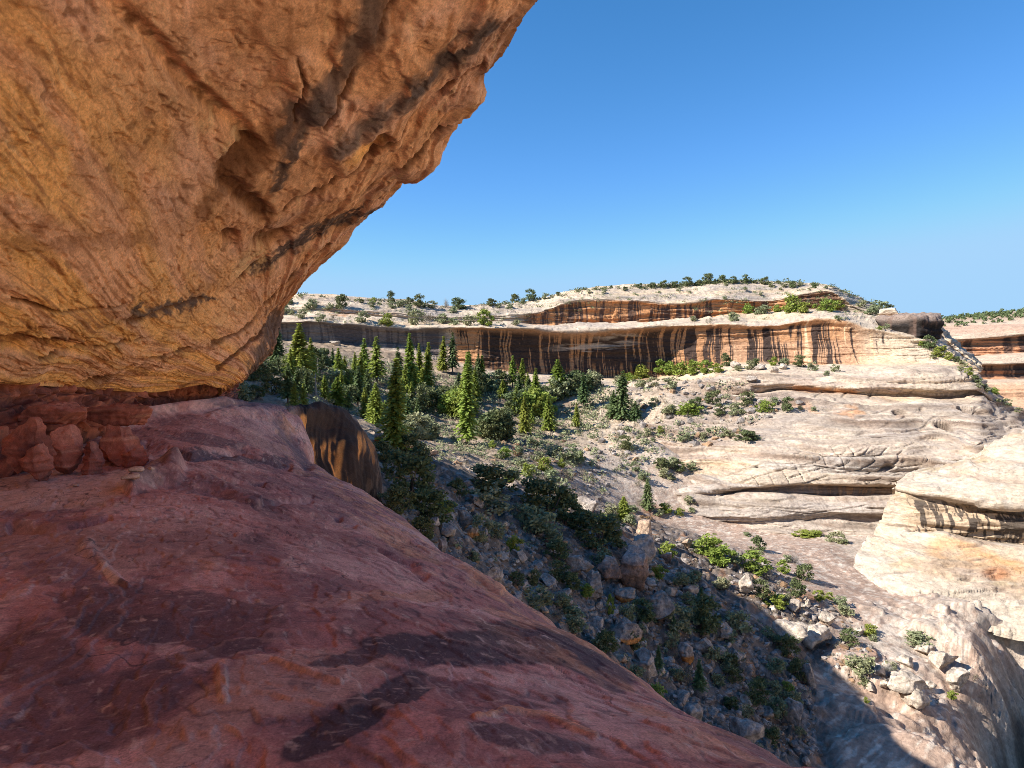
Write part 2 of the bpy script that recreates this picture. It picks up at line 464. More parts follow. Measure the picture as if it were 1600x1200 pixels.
c = cmix(c, brown * .55, .85 * crack * sstep(-.3, .2, fuzz)); c = cmix(c, brown * .5, .95 * hollow); c = cmix(c, brown * .5, .9 * pits[...])
c = cmix(c, cream, .8 * blob(uw, vw, 392, 408, 34, 20, -35) * sstep(-.2, .2, fuzz)); c = cmix(c, och * 1.2, .8 * blob(uw, vw, 565, 228, 30, 10, -30)); c = cmix(c, cream, .6 * blob(uw, vw, 350, 210, 40, 30, 40) * sstep(0, .3, fuzz))
c = cmix(c, brown * .45, .5 * sstep(.36, .55, dash))
c = cmix(c, brown * .4, .85 * cl)
c *= (1 + .22 * fbm(x * 1.6, y * 1.6, z * 1.6, 5, seed=78) + .28 * fbm(x * .45, y * .45, z * .45, 3, seed=81))[..., None]
o = sheet('rock_overhang', G, M_OVER, c)
tag(o, 'great tan sandstone roof jutting out over the red ledge against the sky', 'rock overhang', 'structure')
over_base = catmull(ctrl, cs, 0)[:, 0]

# ------------------------------------------------------------------ red slickrock ledge the viewer stands on
rows = [
    [W(-9, -14, -1.7), W(-6, -14, -1.6), W(-3.5, -14, -1.6), W(-1, -14, -1.75), W(1.7, -14, -2.4)],
    [W(-8.6, -2, -1.7), W(-5, -2, -1.6), W(-2, -2, -1.6), W(0.1, -2, -1.7), W(1.9, -2, -2.2)],
    [W(-8.4, 1.2, -1.7), Pz(-700, 1480, -1.64), Pz(300, 1480, -1.62), Pz(900, 1450, -1.66), Pz(1480, 1360, -2.05)],
    [Pz(-800, 1200, -1.72), Pz(0, 1200, -1.68), Pz(450, 1200, -1.66), Pz(850, 1195, -1.72), Pz(1218, 1200, -2.05)],
    [Pz(-900, 1050, -1.8), Pz(0, 1050, -1.72), Pz(350, 1050, -1.70), Pz(690, 1045, -1.85), Pz(992, 1080, -2.5)],
    [Pz(-620, 930, -1.85), Pz(-30, 930, -1.72), Pz(260, 920, -1.70), Pz(520, 910, -1.92), Pz(786, 934, -2.9)],
    [Pz(-400, 850, -1.9), Pz(-10, 845, -1.72), Pz(225, 825, -1.74), Pz(430, 815, -2.05), Pz(640, 831, -3.2)],
    [Pz(-230, 780, -1.9), Pz(0, 768, -1.86), Pz(210, 748, -1.80), Pz(390, 750, -2.15), Pz(570, 774, -3.35)],
    [Pz(0, 700, -1.75), Pz(150, 700, -1.95), Pz(260, 695, -1.98), Pz(380, 700, -2.35), Pz(510, 742, -3.5)],
    [Pz(180, 645, -1.45), Pz(260, 652, -1.75), Pz(330, 655, -1.95), Pz(400, 662, -2.3), Pz(458, 695, -3.2)],
    [Pz(338, 622, -1.45), Pz(370, 628, -1.65), Pz(398, 631, -1.85), Pz(425, 633, -2.0), Pz(452, 642, -2.25)],
]
last = rows[-1]
rows.append([q + W(-1.5, 4, -0.5 - .1 * i) for i, q in enumerate(last)])
rows.append([q + W(-4, 11, -3.5) for i, q in enumerate(last)])
for r in rows:
    q = r[-1]
    r += [q + W(0.55, 0.15, -0.75), q + W(0.9, .2, -2.6), q + W(1.2, .1, -9)]
rows = arr(rows)
cs = [4, 10, 60, 110, 110, 100, 90, 80, 80, 70, 16, 10]
ct = [150, 150, 150, 170, 40, 16, 8]
G = catmull(catmull(rows, cs, 0), ct, 1)
S = ramp(cs)[:, None] + 0 * G[..., 0]; T = ramp(ct)[None, :] + 0 * G[..., 0]
U, V = project(G)
N_ = gnormals(G); N_ *= np.sign(N_[..., 2].mean())
x, y, z = G[..., 0], G[..., 1], G[..., 2]
uw = U + 14 * fbm(x * 1.5, y * 1.5, z, 4, seed=5); vw = V + 8 * fbm(x * 1.5, y * 1.5, z, 4, seed=6)
d = 0.09 * fbm(x * .5, y * .5, 0 * z, 3, seed=101) + 0.018 * fbm(x * 1.6, y * 1.6, z, 3, seed=102)
# thin peeling sheets: stepped edges
q = fbm(x * .8 + .3 * y, y * .55, z * .6, 5, seed=103)
for k, (a, h) in enumerate(((-.32, .012), (-.18, .012), (-.05, .014), (.08, .01), (.2, .014), (.33, .010))):
    d += h * sstep(a - .012, a + .012, q)
q2 = fbm(x * 2.6 + y, y * 1.6, z, 4, seed=104)
d += 0.006 * sstep(.05, .09, q2) + 0.005 * sstep(-.2, -.17, q2) + 0.005 * sstep(.25, .28, q2)
d += 0.003 * fbm(x * 7, y * 7, z * 7, 4, seed=105)
swoop = perlin(x * 1.2 + 1.5 * y, y * .3 - x * .3, z * 3, 106)
d += 0.010 * swoop
def bump(pts, w0, w1, h, soft=.8):
    global d
    m = stroke(U + 5 * fbm(x * 3, y * 3, z, 2, seed=107), vw, pts, w0, w1, soft); d = d + h * m; return m
b1 = bump([(205, 770), (240, 752), (268, 745)], 8, 14, .22)            # small dark hump
bump([(268, 745), (330, 760), (400, 790)], 12, 5, .10)
b2 = bump([(135, 860), (165, 888), (200, 915)], 9, 3, .03)
b3 = bump([(20, 826), (90, 830), (170, 815)], 7, 4, -.10)
bump([(230, 700), (300, 715), (380, 705), (450, 730)], 7, 5, -.16)
bump([(350, 755), (410, 758)], 3, 3, -.10)
bump([(430, 790), (485, 787)], 4, 3, -.07); bump([(490, 810), (530, 814)], 4, 3, -.07)
bump([(590, 865), (640, 885), (660, 905)], 4, 6, -.06)
bump([(560, 830), (640, 850), (720, 890), (780, 930)], 4, 3, .05)
b4 = bump([(350, 1120), (345, 1060), (420, 1050), (480, 1075), (530, 1090)], 7, 4, .025, .5)
b5 = bump([(740, 1150), (790, 1120), (850, 1130), (930, 1165)], 6, 4, .02, .5)
bump([(330, 650), (400, 645), (430, 670)], 6, 6, .12)
b6 = bump([(430, 660), (455, 690), (480, 730)], 10, 8, -.14)
d *= sstep(0, .2, T) * sstep(6.2, 5.2, T) * .7 + .3
d += .12 * sstep(4.2, 5, T) * fbm(x * .8, y * .8, z * .8, 3, seed=108)
G = G + N_ * d[..., None]
red = np.array((0.49, 0.225, 0.185)); rose = np.array((0.64, 0.38, 0.32)); mar = np.array((0.25, 0.132, 0.128)); dark = np.array((0.105, 0.072, 0.08)); salm = np.array((0.60, 0.35, 0.27)); orange = np.array((0.58, 0.28, 0.15)); dust = np.array((0.62, 0.45, 0.36))
c = np.zeros(G.shape) + red
a1 = fbm(x * .55, y * .55, z * .4, 5, seed=111); a2 = fbm(x * 2.2 + y, y * 1.4, z, 5, seed=112); a3 = fbm(x * 9 + 4 * y, y * 5, z * 3, 4, seed=113)
c = cmix(c, mar, .8 * sstep(-.12, .2, a1 + .4 * a2))
c = cmix(c, rose, .85 * sstep(-.02, .24, -a1 + .5 * a2))
c = cmix(c, salm, .6 * sstep(.22, .42, a2 + .3 * a3))
c = cmix(c, dark, .65 * sstep(.2, .42, -a2 + .45 * a3 - .1))
fz = .6 * a2 + .5 * a3
def patch(cx, cy, rx, ry, rot, colr, k, soft=.42):
    global c
    m = blob(uw, vw, cx, cy, rx, ry, rot, soft)
    c = cmix(c, colr, k * sstep(.25, .6, m + .9 * fz * (m > .02)))
# pale and tan zones near the blocks, dark varnish pools, salmon slabs
patch(90, 770, 150, 26, -4, dust, .6); patch(215, 745, 60, 12, -5, dust * 1.15, .8)
patch(60, 860, 130, 40, 5, salm * .8, .55); patch(260, 850, 120, 40, 0, salm * .8, .45)
patch(90, 900, 60, 24, 10, mar, .7); patch(175, 905, 30, 6, 45, dust, .7)
patch(260, 975, 170, 52, 8, mar * .75, .85); patch(200, 990, 80, 26, 5, dark, .55); patch(60, 1040, 90, 40, 10, mar * .8, .8)
patch(420, 800, 34, 12, 20, dark * 1.5, .75); patch(405, 850, 26, 14, 10, mar * .8, .7)
patch(300, 1040, 70, 20, 20, rose, .6); patch(140, 1130, 200, 60, -18, mar * .8, .8); patch(330, 1030, 120, 14, -12, dark, .6)
patch(450, 1090, 150, 55, -14, salm * .85, .85, .4); patch(330, 1160, 120, 40, -30, salm * .85, .8, .4)
patch(600, 1110, 110, 26, -28, dark * .8, .95, .35); patch(520, 1170, 90, 24, -28, dark * .8, .95, .35)
patch(700, 1030, 160, 22, 4, dark * .9, .95, .4); patch(560, 1040, 90, 14, -14, dark, .85); patch(850, 1025, 110, 26, 16, dark * .9, .95, .4); patch(930, 1060, 60, 20, 25, dark, .85)
patch(780, 1090, 120, 20, 8, mar * .9, .8); patch(880, 1100, 110, 18, 12, rose, .6); patch(760, 1070, 100, 9, 6, rose, .7)
patch(700, 1150, 110, 20, -20, mar, .7); patch(640, 1175, 60, 30, -20, red * 1.2, .7); patch(820, 1180, 90, 20, 6, dark * 1.1, .8); patch(960, 1150, 90, 22, 12, rose * .9, .7)
patch(620, 940, 90, 12, -6, orange * .9, .55); patch(520, 950, 60, 10, -10, salm, .55); patch(700, 960, 90, 8, 8, rose, .7)
patch(640, 860, 60, 10, 28, orange, .6); patch(760, 920, 50, 8, 35, orange, .75); patch(690, 880, 50, 6, 32, salm, .6)
patch(470, 830, 80, 30, 15, red * .8, .5); patch(540, 880, 90, 26, 15, rose * .9, .5); patch(520, 790, 70, 24, 20, mar * 1.1, .5)
patch(300, 680, 80, 22, -8, red * 1.15, .6); patch(350, 715, 110, 9, 3, dark * 1.2, .85); patch(330, 690, 70, 6, 5, dark * 1.3, .6); patch(400, 660, 60, 18, 10, rose, .6); patch(410, 690, 50, 10, 30, salm, .6)
patch(380, 634, 50, 6, 1, dark * 1.6, .7)
c = cmix(c, mar * .7, .8 * b1 * (V < 775)); c = cmix(c, orange * 1.15, .75 * sstep(3.2, 3.8, T) * sstep(4.8, 4.0, T) * sstep(-.1, .25, a2))
c = cmix(c, salm * 1.1, .7 * sstep(.3, .8, b4) * sstep(.0, .2, a3)); c = cmix(c, orange * 1.1, .7 * sstep(.3, .8, b5))
c = cmix(c, dust * 1.1, .55 * sstep(.30, .42, a3 - .2 * a1))
c = cmix(c, dark * 1.3, .75 * b6)
strk = perlin(x * 4 + y * 2, y * 14 - x * 5, z * 6, 114) + .7 * perlin(x * 11 + y * 4, y * 34 - x * 10, z * 12, 115)
c = cmix(c, dust, .45 * sstep(.5, .95, strk + .5 * a3)); c = cmix(c, dark, .4 * sstep(.35, .8, -strk + .5 * a3))
grit = fbm(x * 40, y * 40, z * 40, 2, seed=116)
c = cmix(c, dust * 1.1, .22 * sstep(.34, .5, grit)); c = cmix(c, dark, .45 * sstep(.35, .5, -grit))
ckl = np.abs(perlin(x * .9 + .5 * y, y * .7, z, 117) + .35 * perlin(x * 4, y * 4, z, 118)); c = cmix(c, dark * .6, .8 * sstep(.012, .003, ckl) * sstep(0, .2, perlin(x * .6, y * .6, 3, 119)))
# edges of the peeled sheets show fresh rock
for a in (-.32, -.05, .2): c = cmix(c, salm, .25 * np.exp(-((q - a - .02) / .012) ** 2))
for a in (-.18, .08, .33): c = cmix(c, dark, .5 * np.exp(-((q - a + .012) / .01) ** 2))
o = sheet('rock_ledge', G, M_LEDGE, c)
tag(o, 'sloping red slickrock ledge with dark varnish under the overhang', 'rock ledge', 'structure')
ledge_left = G[:, 0]

# ------------------------------------------------------------------ crumbly dark red layer at the back of the alcove
top = [P(-1400, 596, 4.4), P(-800, 596, 6.3), P(-400, 596, 8.4), P(-150, 597, 9.9), P(0, 598, 11.9), P(120, 602, 15.9), P(240, 607, 20.4), P(300, 606, 22.6), P(342, 603, 24.4), P(372, 600, 30)]
bot = [P(-1400, 900, 3.9), P(-800, 840, 5.6), P(-400, 800, 7.3), P(-150, 760, 8.6), P(10, 700, 10.6), P(130, 682, 14.2), P(225, 672, 18.0), P(290, 652, 20.8), P(338, 630, 23.8), P(372, 626, 29)]
mid = [(a * .62 + b * .38 + W(-.35, .45, 0)) for a, b in zip(top, bot)]
low_ = [b + (b - m) * W(.5, .5, .6) for b, m in zip(bot, mid)]
tt = [a + W(-.3, .3, .5) for a in top]
ctrl = np.array([tt, top, mid, bot, low_])
G = catmull(catmull(ctrl, [6, 60, 70, 20], 0), [10, 40, 60, 90, 110, 110, 80, 60, 20], 1)
U, V = project(G); x, y, z = G[..., 0], G[..., 1], G[..., 2]
N_ = face_cam(G, gnormals(G))
layer = perlin(x * .5, y * .5, z * 5.5, 201)
d = .28 * ridged(x * .8, y * .8, z * 1.3, 3, seed=202) + .16 * layer + .10 * fbm(x * 3, y * 3, z * 3, 3, seed=203) + .05 * fbm(x * 8, y * 8, z * 8, 2, seed=204)
knob = ridged(x * 1.6, y * 1.6, z * 1.6, 2, seed=205)
d -= .25 * sstep(.55, .9, knob)
G = G + N_ * d[..., None]
c = np.zeros(G.shape) + np.array((0.21, 0.07, 0.048))
c = cmix(c, (0.44, 0.15, 0.085), sstep(-.1, .4, layer)); c = cmix(c, (0.08, 0.032, 0.026), .8 * sstep(.1, .4, fbm(x * 1.3, y * 1.3, z * 1.3, 4, seed=206)))
c = cmix(c, (0.38, 0.14, 0.07), .6 * sstep(.15, .4, fbm(x * 4, y * 4, z * 9, 3, seed=207)))
o = sheet('recess_wall', G, M_LEDGE, c)
tag(o, 'crumbly dark red mudstone band between the red ledge and the tan overhang', 'rock wall', 'structure')

# ------------------------------------------------------------------ rounded dark buttress at the end of the ledge
uv0 = [(452, 641), (466, 638), (484, 636), (514, 635), (542, 645), (566, 668), (584, 700), (594, 728), (590, 735)]
uv1 = [(456, 690), (470, 690), (492, 690), (520, 692), (551, 704), (577, 724), (592, 745), (599, 764), (597, 768)]
uv2 = [(470, 745), (486, 755), (506, 765), (530, 770), (558, 782), (582, 792), (595, 797), (600, 804), (599, 804)]
uv3 = [(480, 800), (494, 815), (512, 830), (534, 840), (560, 850), (584, 860), (597, 870), (602, 880), (600, 890)]
ya = [26.2, 27.4, 28.4, 29.6, 30.4, 31, 31.5, 32.3, 36]; yb = [25.6, 26.3, 26.9, 27.6, 28.4, 29.2, 30, 31.2, 36]; yc = [24.6, 25.5, 26.3, 27.1, 27.8, 28.7, 29.6, 31, 36]; yd = [24, 25, 26, 26.8, 27.6, 28.6, 29.5, 31, 36]
cols = [[P(*uv0[i], ya[i]), P(*uv1[i], yb[i]), P(*uv2[i], yc[i]), P(*uv3[i], yd[i])] for i in range(9)]
ctrl = []
for i, r in enumerate(cols):
    t = r[0]
    k = [W(-6, 6, -1.5), W(-5, 6, -1.5), W(-4, 6, -1.2), W(-3.2, 6, -.75), W(-2.4, 6, -.62), W(-1.8, 6, -.8), W(-1.6, 6, -1.1), W(-1.6, 6, -1.5), W(-1.6, 7, -2.6)][i]
    ctrl.append([t + k * 2.0, t + k * .9, t + k * .25 + W(0, 0, .05)] + r)
ctrl = np.array(ctrl)
G = catmull(catmull(ctrl, [30, 40, 50, 50, 50, 40, 30, 20], 0), [16, 24, 30, 90, 90, 40], 1)
T = ramp([16, 24, 30, 90, 90, 40])[None, :] + 0 * G[..., 0]; S = ramp([30, 40, 50, 50, 50, 40, 30, 20])[:, None] + 0 * G[..., 0]
U, V = project(G); x, y, z = G[..., 0], G[..., 1], G[..., 2]
N_ = face_cam(G, gnormals(G))
face = sstep(2.2, 2.9, T + .35 * fbm(x * .9, y * .9, z * .9, 4, seed=310)) * sstep(6.9, 6.3, S)
d = .34 * fbm(x * .45, y * .45, z * .45, 3, seed=301) + .06 * fbm(x * 2, y * 2, z * 2, 4, seed=302) - .5 * sstep(1.5, 2.0, S) * sstep(4.2, 3.0, S) * sstep(3.1, 3.5, T) * sstep(5, 4.2, T)
d += .05 * perlin(S * 5, T * .8, 0, 303) * face
G = G + N_ * d[..., None]
c = np.zeros(G.shape) + np.array((0.20, 0.145, 0.115))
c = cmix(c, (0.12, 0.085, 0.065), sstep(0, .3, fbm(x, y, z, 4, seed=304)))
stv = perlin(U * .075 + .5 * fbm(x, y, z, 2, seed=309), V * .007, 0, 305) + .5 * perlin(U * .22, V * .012, 2, 306)
fc = np.zeros(G.shape) + np.array((0.05, 0.032, 0.024))
fc = cmix(fc, (0.62, 0.25, 0.07), sstep(.16, .4, stv) * sstep(668, 690, V) * sstep(596, 560, U))
fc = cmix(fc, (0.022, 0.016, 0.014), .85 * sstep(-.1, .4, -stv))
fc = cmix(fc, (0.13, 0.085, 0.06), .8 * sstep(0, .3, fbm(x * 1.4, y * 1.4, z * 1.4, 4, seed=307)) * sstep(560, 590, U))
fc = cmix(fc, (0.62, 0.27, 0.08), .95 * stroke(U + 3 * fbm(x * 2, y * 2, z, 2, seed=308), V, [(472, 655), (486, 690), (494, 720), (490, 750)], 6, 9))
fc = cmix(fc, (0.60, 0.25, 0.07), .8 * stroke(U, V, [(516, 690), (514, 720), (506, 750)], 5, 5) * sstep(-.3, .1, stv))
fc = cmix(fc, (0.60, 0.25, 0.07), .8 * stroke(U, V, [(541, 685), (538, 715), (530, 755)], 3, 4))
fc = cmix(fc, (0.20, 0.10, 0.07), sstep(470, 458, U))
fc = cmix(fc, (0.22, 0.15, 0.12), .9 * stroke(U, V, [(452, 642), (463, 690), (478, 745)], 9, 10))
c = cmix(c, (.40, .33, .29), .8 * blob(U, V, 585, 668, 26, 30, 50) * sstep(2.3, 1.8, T))
c = mix(c, np.minimum(fc * 1.25, .8), face[..., None])
o = sheet('rock_buttress', G, M_OVER, c)
tag(o, 'rounded rock end of the ledge with black and orange streaks on its hollow face', 'rock buttress', 'structure')
# ------------------------------------------------------------------ far canyon wall and the pale slickrock benches below it
us = [380, 480, 560, 640, 700, 760, 830, 900, 980, 1060, 1130, 1200, 1260, 1300, 1340, 1400, 1450, 1500, 1530]
def row(vs, ys): return [P(u, v, y) for u, v, y in zip(us, vs, ys)]
def ys(pairs):
    return list(np.interp(us, [p[0] for p in pairs], [p[1] for p in pairs]))
vS = [472, 459, 467, 471, 479, 475, 469, 452, 448, 444, 438, 439, 442, 447, 464, 489, 499, 540, 566]
yS = ys([(380, 205), (700, 215), (900, 225), (1200, 228), (1450, 215), (1530, 205)])
R = []
R.append([p + W(0, 90, -3) for p in row(vS, yS)])
R.append([p + W(0, 30, -1) for p in row(vS, yS)])
R.append(row(vS, yS))                                                                                                                           # 2 skyline
R.append(row([494, 484, 486, 491, 496, 494, 489, 470, 468, 474, 466, 470, 459, 455, 480, 496, 505, 548, 572], [a - 16 for a in yS]))            # 3 lip of the upper band
R.append(row([495, 485, 487, 492, 497, 496, 493, 476, 473, 478, 470, 473, 463, 460, 482, 497, 507, 550, 573], [a - 14.6 for a in yS]))          # 4 under it
R.append(row([500, 490, 493, 498, 505, 504, 506, 508, 507, 503, 493, 487, 482, 482, 488, 500, 512, 552, 574], [a - 15.2 for a in yS]))            # 5 foot of the upper band
yB = ys([(380, 172), (640, 182), (760, 178), (900, 182), (1060, 182), (1200, 178), (1340, 172), (1450, 168), (1530, 162)])
R.append(row([505, 501, 508, 513, 512, 511, 513, 517, 512, 506, 507, 509, 502, 500, 508, 519, 532, 558, 578], yB))                              # 6 lip of the main wall
R.append(row([509, 506, 513, 519, 518, 520, 527, 535, 527, 518, 515, 514, 508, 509, 520, 532, 540, 561, 579], [a + b for a, b in zip(yB, [2, 2, 2, 2, 3, 3.5, 4, 4.2, 4.2, 3.4, 2.6, 2.2, 1.7, 1.5, 1.2, 1, 1, 1, 1])]))  # 7 recess
R.append(row([530, 532, 536, 542, 545, 552, 556, 558, 556, 546, 541, 540, 540, 541, 545, 548, 553, 566, 580], [a + b for a, b in zip(yB, [3, 3, 3, 3, 4, 4.5, 5.5, 6, 5.5, 3.8, 2.2, 1.4, 1.2, 1, .6, 0, 0, 0, 0])]))  # 8
R.append(row([545, 538, 541, 546, 560, 575, 586, 587, 588, 583, 571, 568, 570, 572, 572, 569, 568, 572, 582], [a + b for a, b in zip(yB, [1, 1, 1, 1, 3, 3.6, 4.8, 5, 4.5, 2.4, .8, 0, 0, -1, -2, -3, -3, -2, -2])]))  # 9 foot of the wall
y7 = ys([(380, 168), (760, 172), (900, 168), (980, 158), (1060, 152), (1200, 148), (1340, 143), (1450, 140), (1530, 139)])
R.append(row([570, 575, 590, 600, 610, 615, 610, 603, 610, 610, 601, 588, 591, 592, 589, 584, 584, 592, 604], y7))                             # 10 bench lip
R.append(row([575, 580, 600, 610, 620, 625, 620, 613, 619, 619, 612, 598, 601, 603, 606, 606, 606, 608, 611], [a - 2 for a in y7]))            # 11
R.append(row([580, 590, 606, 618, 630, 635, 630, 620, 624, 623, 618, 611, 613, 616, 617, 617, 616, 614, 615], [a + .5 for a in y7]))           # 12 cave line below it
y9 = ys([(380, 166), (760, 168), (900, 160), (980, 146), (1060, 139), (1200, 136), (1340, 133), (1450, 132), (1530, 133)])
R.append(row([600, 610, 625, 640, 650, 655, 650, 640, 642, 640, 637, 626, 628, 630, 630, 628, 626, 622, 622], y9))                             # 13
y10 = ys([(380, 166), (760, 166), (900, 150), (980, 132), (1060, 125), (1200, 121), (1340, 118), (1450, 119), (1530, 120)])
R.append(row([640, 650, 665, 680, 690, 700, 700, 695, 700, 695, 688, 680, 678, 676, 674, 670, 668, 660, 655], y10))                            # 14
y11 = ys([(380, 166), (760, 164), (900, 146), (980, 124), (1060, 119), (1200, 114), (1340, 111), (1450, 110), (1530, 108)])
R.append(row([680, 690, 700, 715, 725, 735, 735, 735, 750, 748, 733, 716, 708, 704, 704, 712, 715, 700, 690], y11))                            # 15
y12 = ys([(380, 166), (760, 164), (900, 144), (980, 119), (1060, 112), (1200, 108.5), (1340, 106.5), (1450, 106), (1530, 104)])
R.append(row([720, 730, 740, 755, 765, 775, 780, 780, 788, 772, 762, 757, 755, 755, 755, 756, 757, 750, 740], y12))                            # 16 lip of the cross-bedded wall
R.append(row([721, 731, 741, 756, 766, 776, 781, 781, 790, 775, 764, 759, 757, 757, 757, 758, 760, 753, 743], [a + b for a, b in zip(y12, [0, 0, 0, 0, 0, 0, 0, 0, .4, 1.2, 2.0, 2.2, 2.2, 2.2, 2.2, 2.2, 2.2, 2, 2])]))   # 17
R.append(row([725, 735, 745, 760, 770, 780, 786, 786, 796, 781, 778, 776, 775, 775, 775, 775, 776, 770, 760], [a + b for a, b in zip(y12, [0, 0, 0, 0, 0, 0, 0, 0, .4, 1.2, 1.8, 2.0, 2.0, 2.0, 2.0, 2.0, 2.0, 2, 2])]))  # 18 foot of the recess
R.append(row([727, 737, 747, 762, 772, 782, 788, 788, 798, 784, 781, 778, 777, 777, 777, 777, 778, 772, 762], [a + b for a, b in zip(y12, [-1, -1, -1, -1, -1, -1, -1, -1, -.5, -1, -1, -1.2, -1.2, -1.2, -1.2, -1.2, -1, -1, -1])]))  # 19
R.append(row([750, 760, 770, 785, 795, 805, 812, 812, 815, 806, 806, 805, 803, 802, 800, 800, 800, 795, 790], [a - 4.0 for a in y12]))         # 20
R.append(row([752, 762, 772, 787, 797, 807, 814, 814, 820, 812, 815, 813, 810, 808, 806, 806, 806, 800, 795], [a - 3.0 for a in y12]))         # 21
R.append(row([790, 800, 810, 825, 835, 845, 850, 850, 850, 838, 838, 836, 834, 834, 834, 836, 840, 840, 840], [a - 6.0 for a in y12]))         # 22
R.append([p + W(0, -2, -6) for p in R[-1]])
R = np.array(R)
# the right end turns away into the side canyon
e1 = R[:, -1] + np.array([.8, 5, 0]); e2 = R[:, -1] + np.array([-2, 22, -1]); e3 = R[:, -1] + np.array([-14, 70, -2])
for i, (va, vb, vc, ya) in {10: (628, 650, 690, 141), 11: (632, 653, 693, 140), 12: (636, 656, 696, 139), 13: (640, 660, 700, 134), 14: (664, 672, 705, 122), 15: (692, 694, 715, 110), 16: (738, 735, 740, 105), 17: (741, 738, 743, 107), 18: (758, 755, 760, 106), 19: (760, 757, 762, 104), 20: (788, 785, 790, 100), 21: (793, 790, 795, 99), 22: (838, 835, 840, 97), 23: (900, 900, 900, 97)}.items():
    e1[i] = P(1565, va, ya); e2[i] = P(1620, vb, ya); e3[i] = P(1760, vc, ya)
R = np.concatenate([R, e1[:, None], e2[:, None], e3[:, None]], 1)
cs = [4, 10, 26, 8, 26, 14, 10, 34, 34, 34, 12, 12, 26, 46, 34, 34, 8, 16, 8, 26, 8, 22, 6]
ct = [50, 60, 60, 50, 50, 60, 60, 70, 70, 65, 65, 55, 40, 40, 55, 50, 48, 34, 10, 14, 10]
G = catmull(catmull(R, ct, 1), cs, 0, linear=True)
G = gsmooth(G, 1.3, 0)
S = ramp(cs)[:, None] + 0 * G[..., 0]
U, V = project(G); x, y, z = G[..., 0], G[..., 1], G[..., 2]
N_ = face_cam(G, gnormals(gsmooth(G, 3, 0)))
H_ = N_.copy(); H_[..., 2] *= .25; H_ /= np.linalg.norm(H_, axis=-1)[..., None]
steep = 1 - np.abs(N_[..., 2])
warp = 1.2 * fbm(x * .05, y * .05, z * .08, 3, seed=401)
zz = z + warp
left = sstep(940, 840, U)
d = 1.3 * fbm(x * .045, y * .045, z * .08, 3, seed=402) * sstep(2.0, 3.0, S)
smooth_wall = 1 - .8 * sstep(6.4, 6.8, S) * sstep(9.2, 8.9, S)
d += smooth_wall * (.55 * perlin(x * .035, y * .035, zz * .55, 403) + .40 * perlin(x * .06, y * .06, zz * 1.2, 404) + .22 * perlin(x * .1, y * .1, zz * 2.6, 405))
d += .12 * fbm(x * .3, y * .3, z * .6, 4, seed=406)
# dark thin parting lines, dipping cross-beds
def partings(q, breaks, w):
    f = np.abs(q - np.round(q)); return np.exp(-(f / w) ** 2) * sstep(-.05, .25, breaks)
br = fbm(x * .12, y * .12, z * .3, 3, seed=407)
q1 = zz * .42; l1 = partings(q1, br + .05, .05)
q2 = (z * 1.0 - x * .16 + .8 * fbm(x * .06, y * .06, z * .1, 2, seed=408)) * .95; l2 = partings(q2, -br + .1 + .2 * perlin(x * .2, y * .2, z, 409), .06)
xb = sstep(14.6, 15.1, S) * sstep(16.1, 15.9, S) * sstep(1010, 1060, U)
q3 = (z - x * .32 + .5 * fbm(x * .08, y * .08, z * .1, 2, seed=410)) * .8; l3 = partings(q3, br + .12 + .25 * perlin(x * .25, y * .2, z * .6, 418), .05) * xb
q4 = (x + .6 * fbm(x * .2, z * .2, y * 0, 2, seed=411)) * .42; l4 = partings(q4, perlin(x * .12, z * .3, 0, 412) - .02, .03) * xb
d += .07 * ridged(x * .3, y * .3, z * 1.3, 3, seed=416) + .30 * sstep(0, .05, fbm(x * .03, y * .03, z * .5, 4, seed=417)) + .25 * sstep(.2, .24, fbm(x * .04, y * .04, z * .7, 4, seed=419))
mid_ = sstep(3.3, 3.8, S) * sstep(5.0, 4.8, S) + sstep(6.5, 7.0, S) * sstep(9.2, 8.8, S)
d += mid_ * (1 - .6 * sstep(6.4, 6.8, S)) * (.3 * sstep(0, .05, fbm(x * .10, y * .1, z * .2, 4, seed=441)) + .3 * sstep(-.25, -.21, fbm(x * .2, y * .2, z * .15, 3, seed=442)) + .5 * ridged(x * .12, y * .12, z * .3, 3, seed=443))
q6 = zz * 1.5 - x * .05
l6 = partings(q6, perlin(x * .08, y * .08, z * .6, 444) + .3 * perlin(x * .5, y * .3, z, 445), .07)
# stacked beds: each one stands proud at its top and is cut back below, so that it shades the next
def beds(zq, power=2.2):
    f = zq - np.floor(zq); return f ** power * sstep(1.0, .93, f)
wob = .5 * fbm(x * .02, y * .02, z * .05, 3, seed=451) + .12 * fbm(x * .15, y * .15, z * .2, 3, seed=452)
am = sstep(-.25, .2, fbm(x * .035, y * .035, z * .25, 3, seed=453))
benchz = sstep(9.3, 10, S) * sstep(23, 22, S)
d += benchz * am * (.85 * beds(zz * .42 + wob) + .35 * beds(zz * 1.25 + wob * 2))
d += (sstep(2.0, 2.3, S) * sstep(3.0, 2.8, S) + sstep(5.0, 5.2, S) * sstep(6.0, 5.8, S)) * am * (.8 * beds(zz * .7 + wob) + .3 * beds(zz * 1.9 + wob * 2))
lid = np.floor(zz * .42 + wob); ltone = np.sin(lid * 12.9898 + 2.1) * 43758.5453; ltone = ltone - np.floor(ltone)
lf = zz * .42 + wob; lf = lf - np.floor(lf); lf2 = zz * 1.25 + wob * 2; lf2 = lf2 - np.floor(lf2)
slot = 1 - .9 * sstep(15.6, 15.9, S) * sstep(19.2, 18.9, S)
G[..., 2] += benchz * am * slot * sstep(10, 10.4, S) * (.62 * (lf ** 5 - lf) / .42 + .55 * (lf2 ** 4 - lf2) / 1.25)
d -= .12 * l6
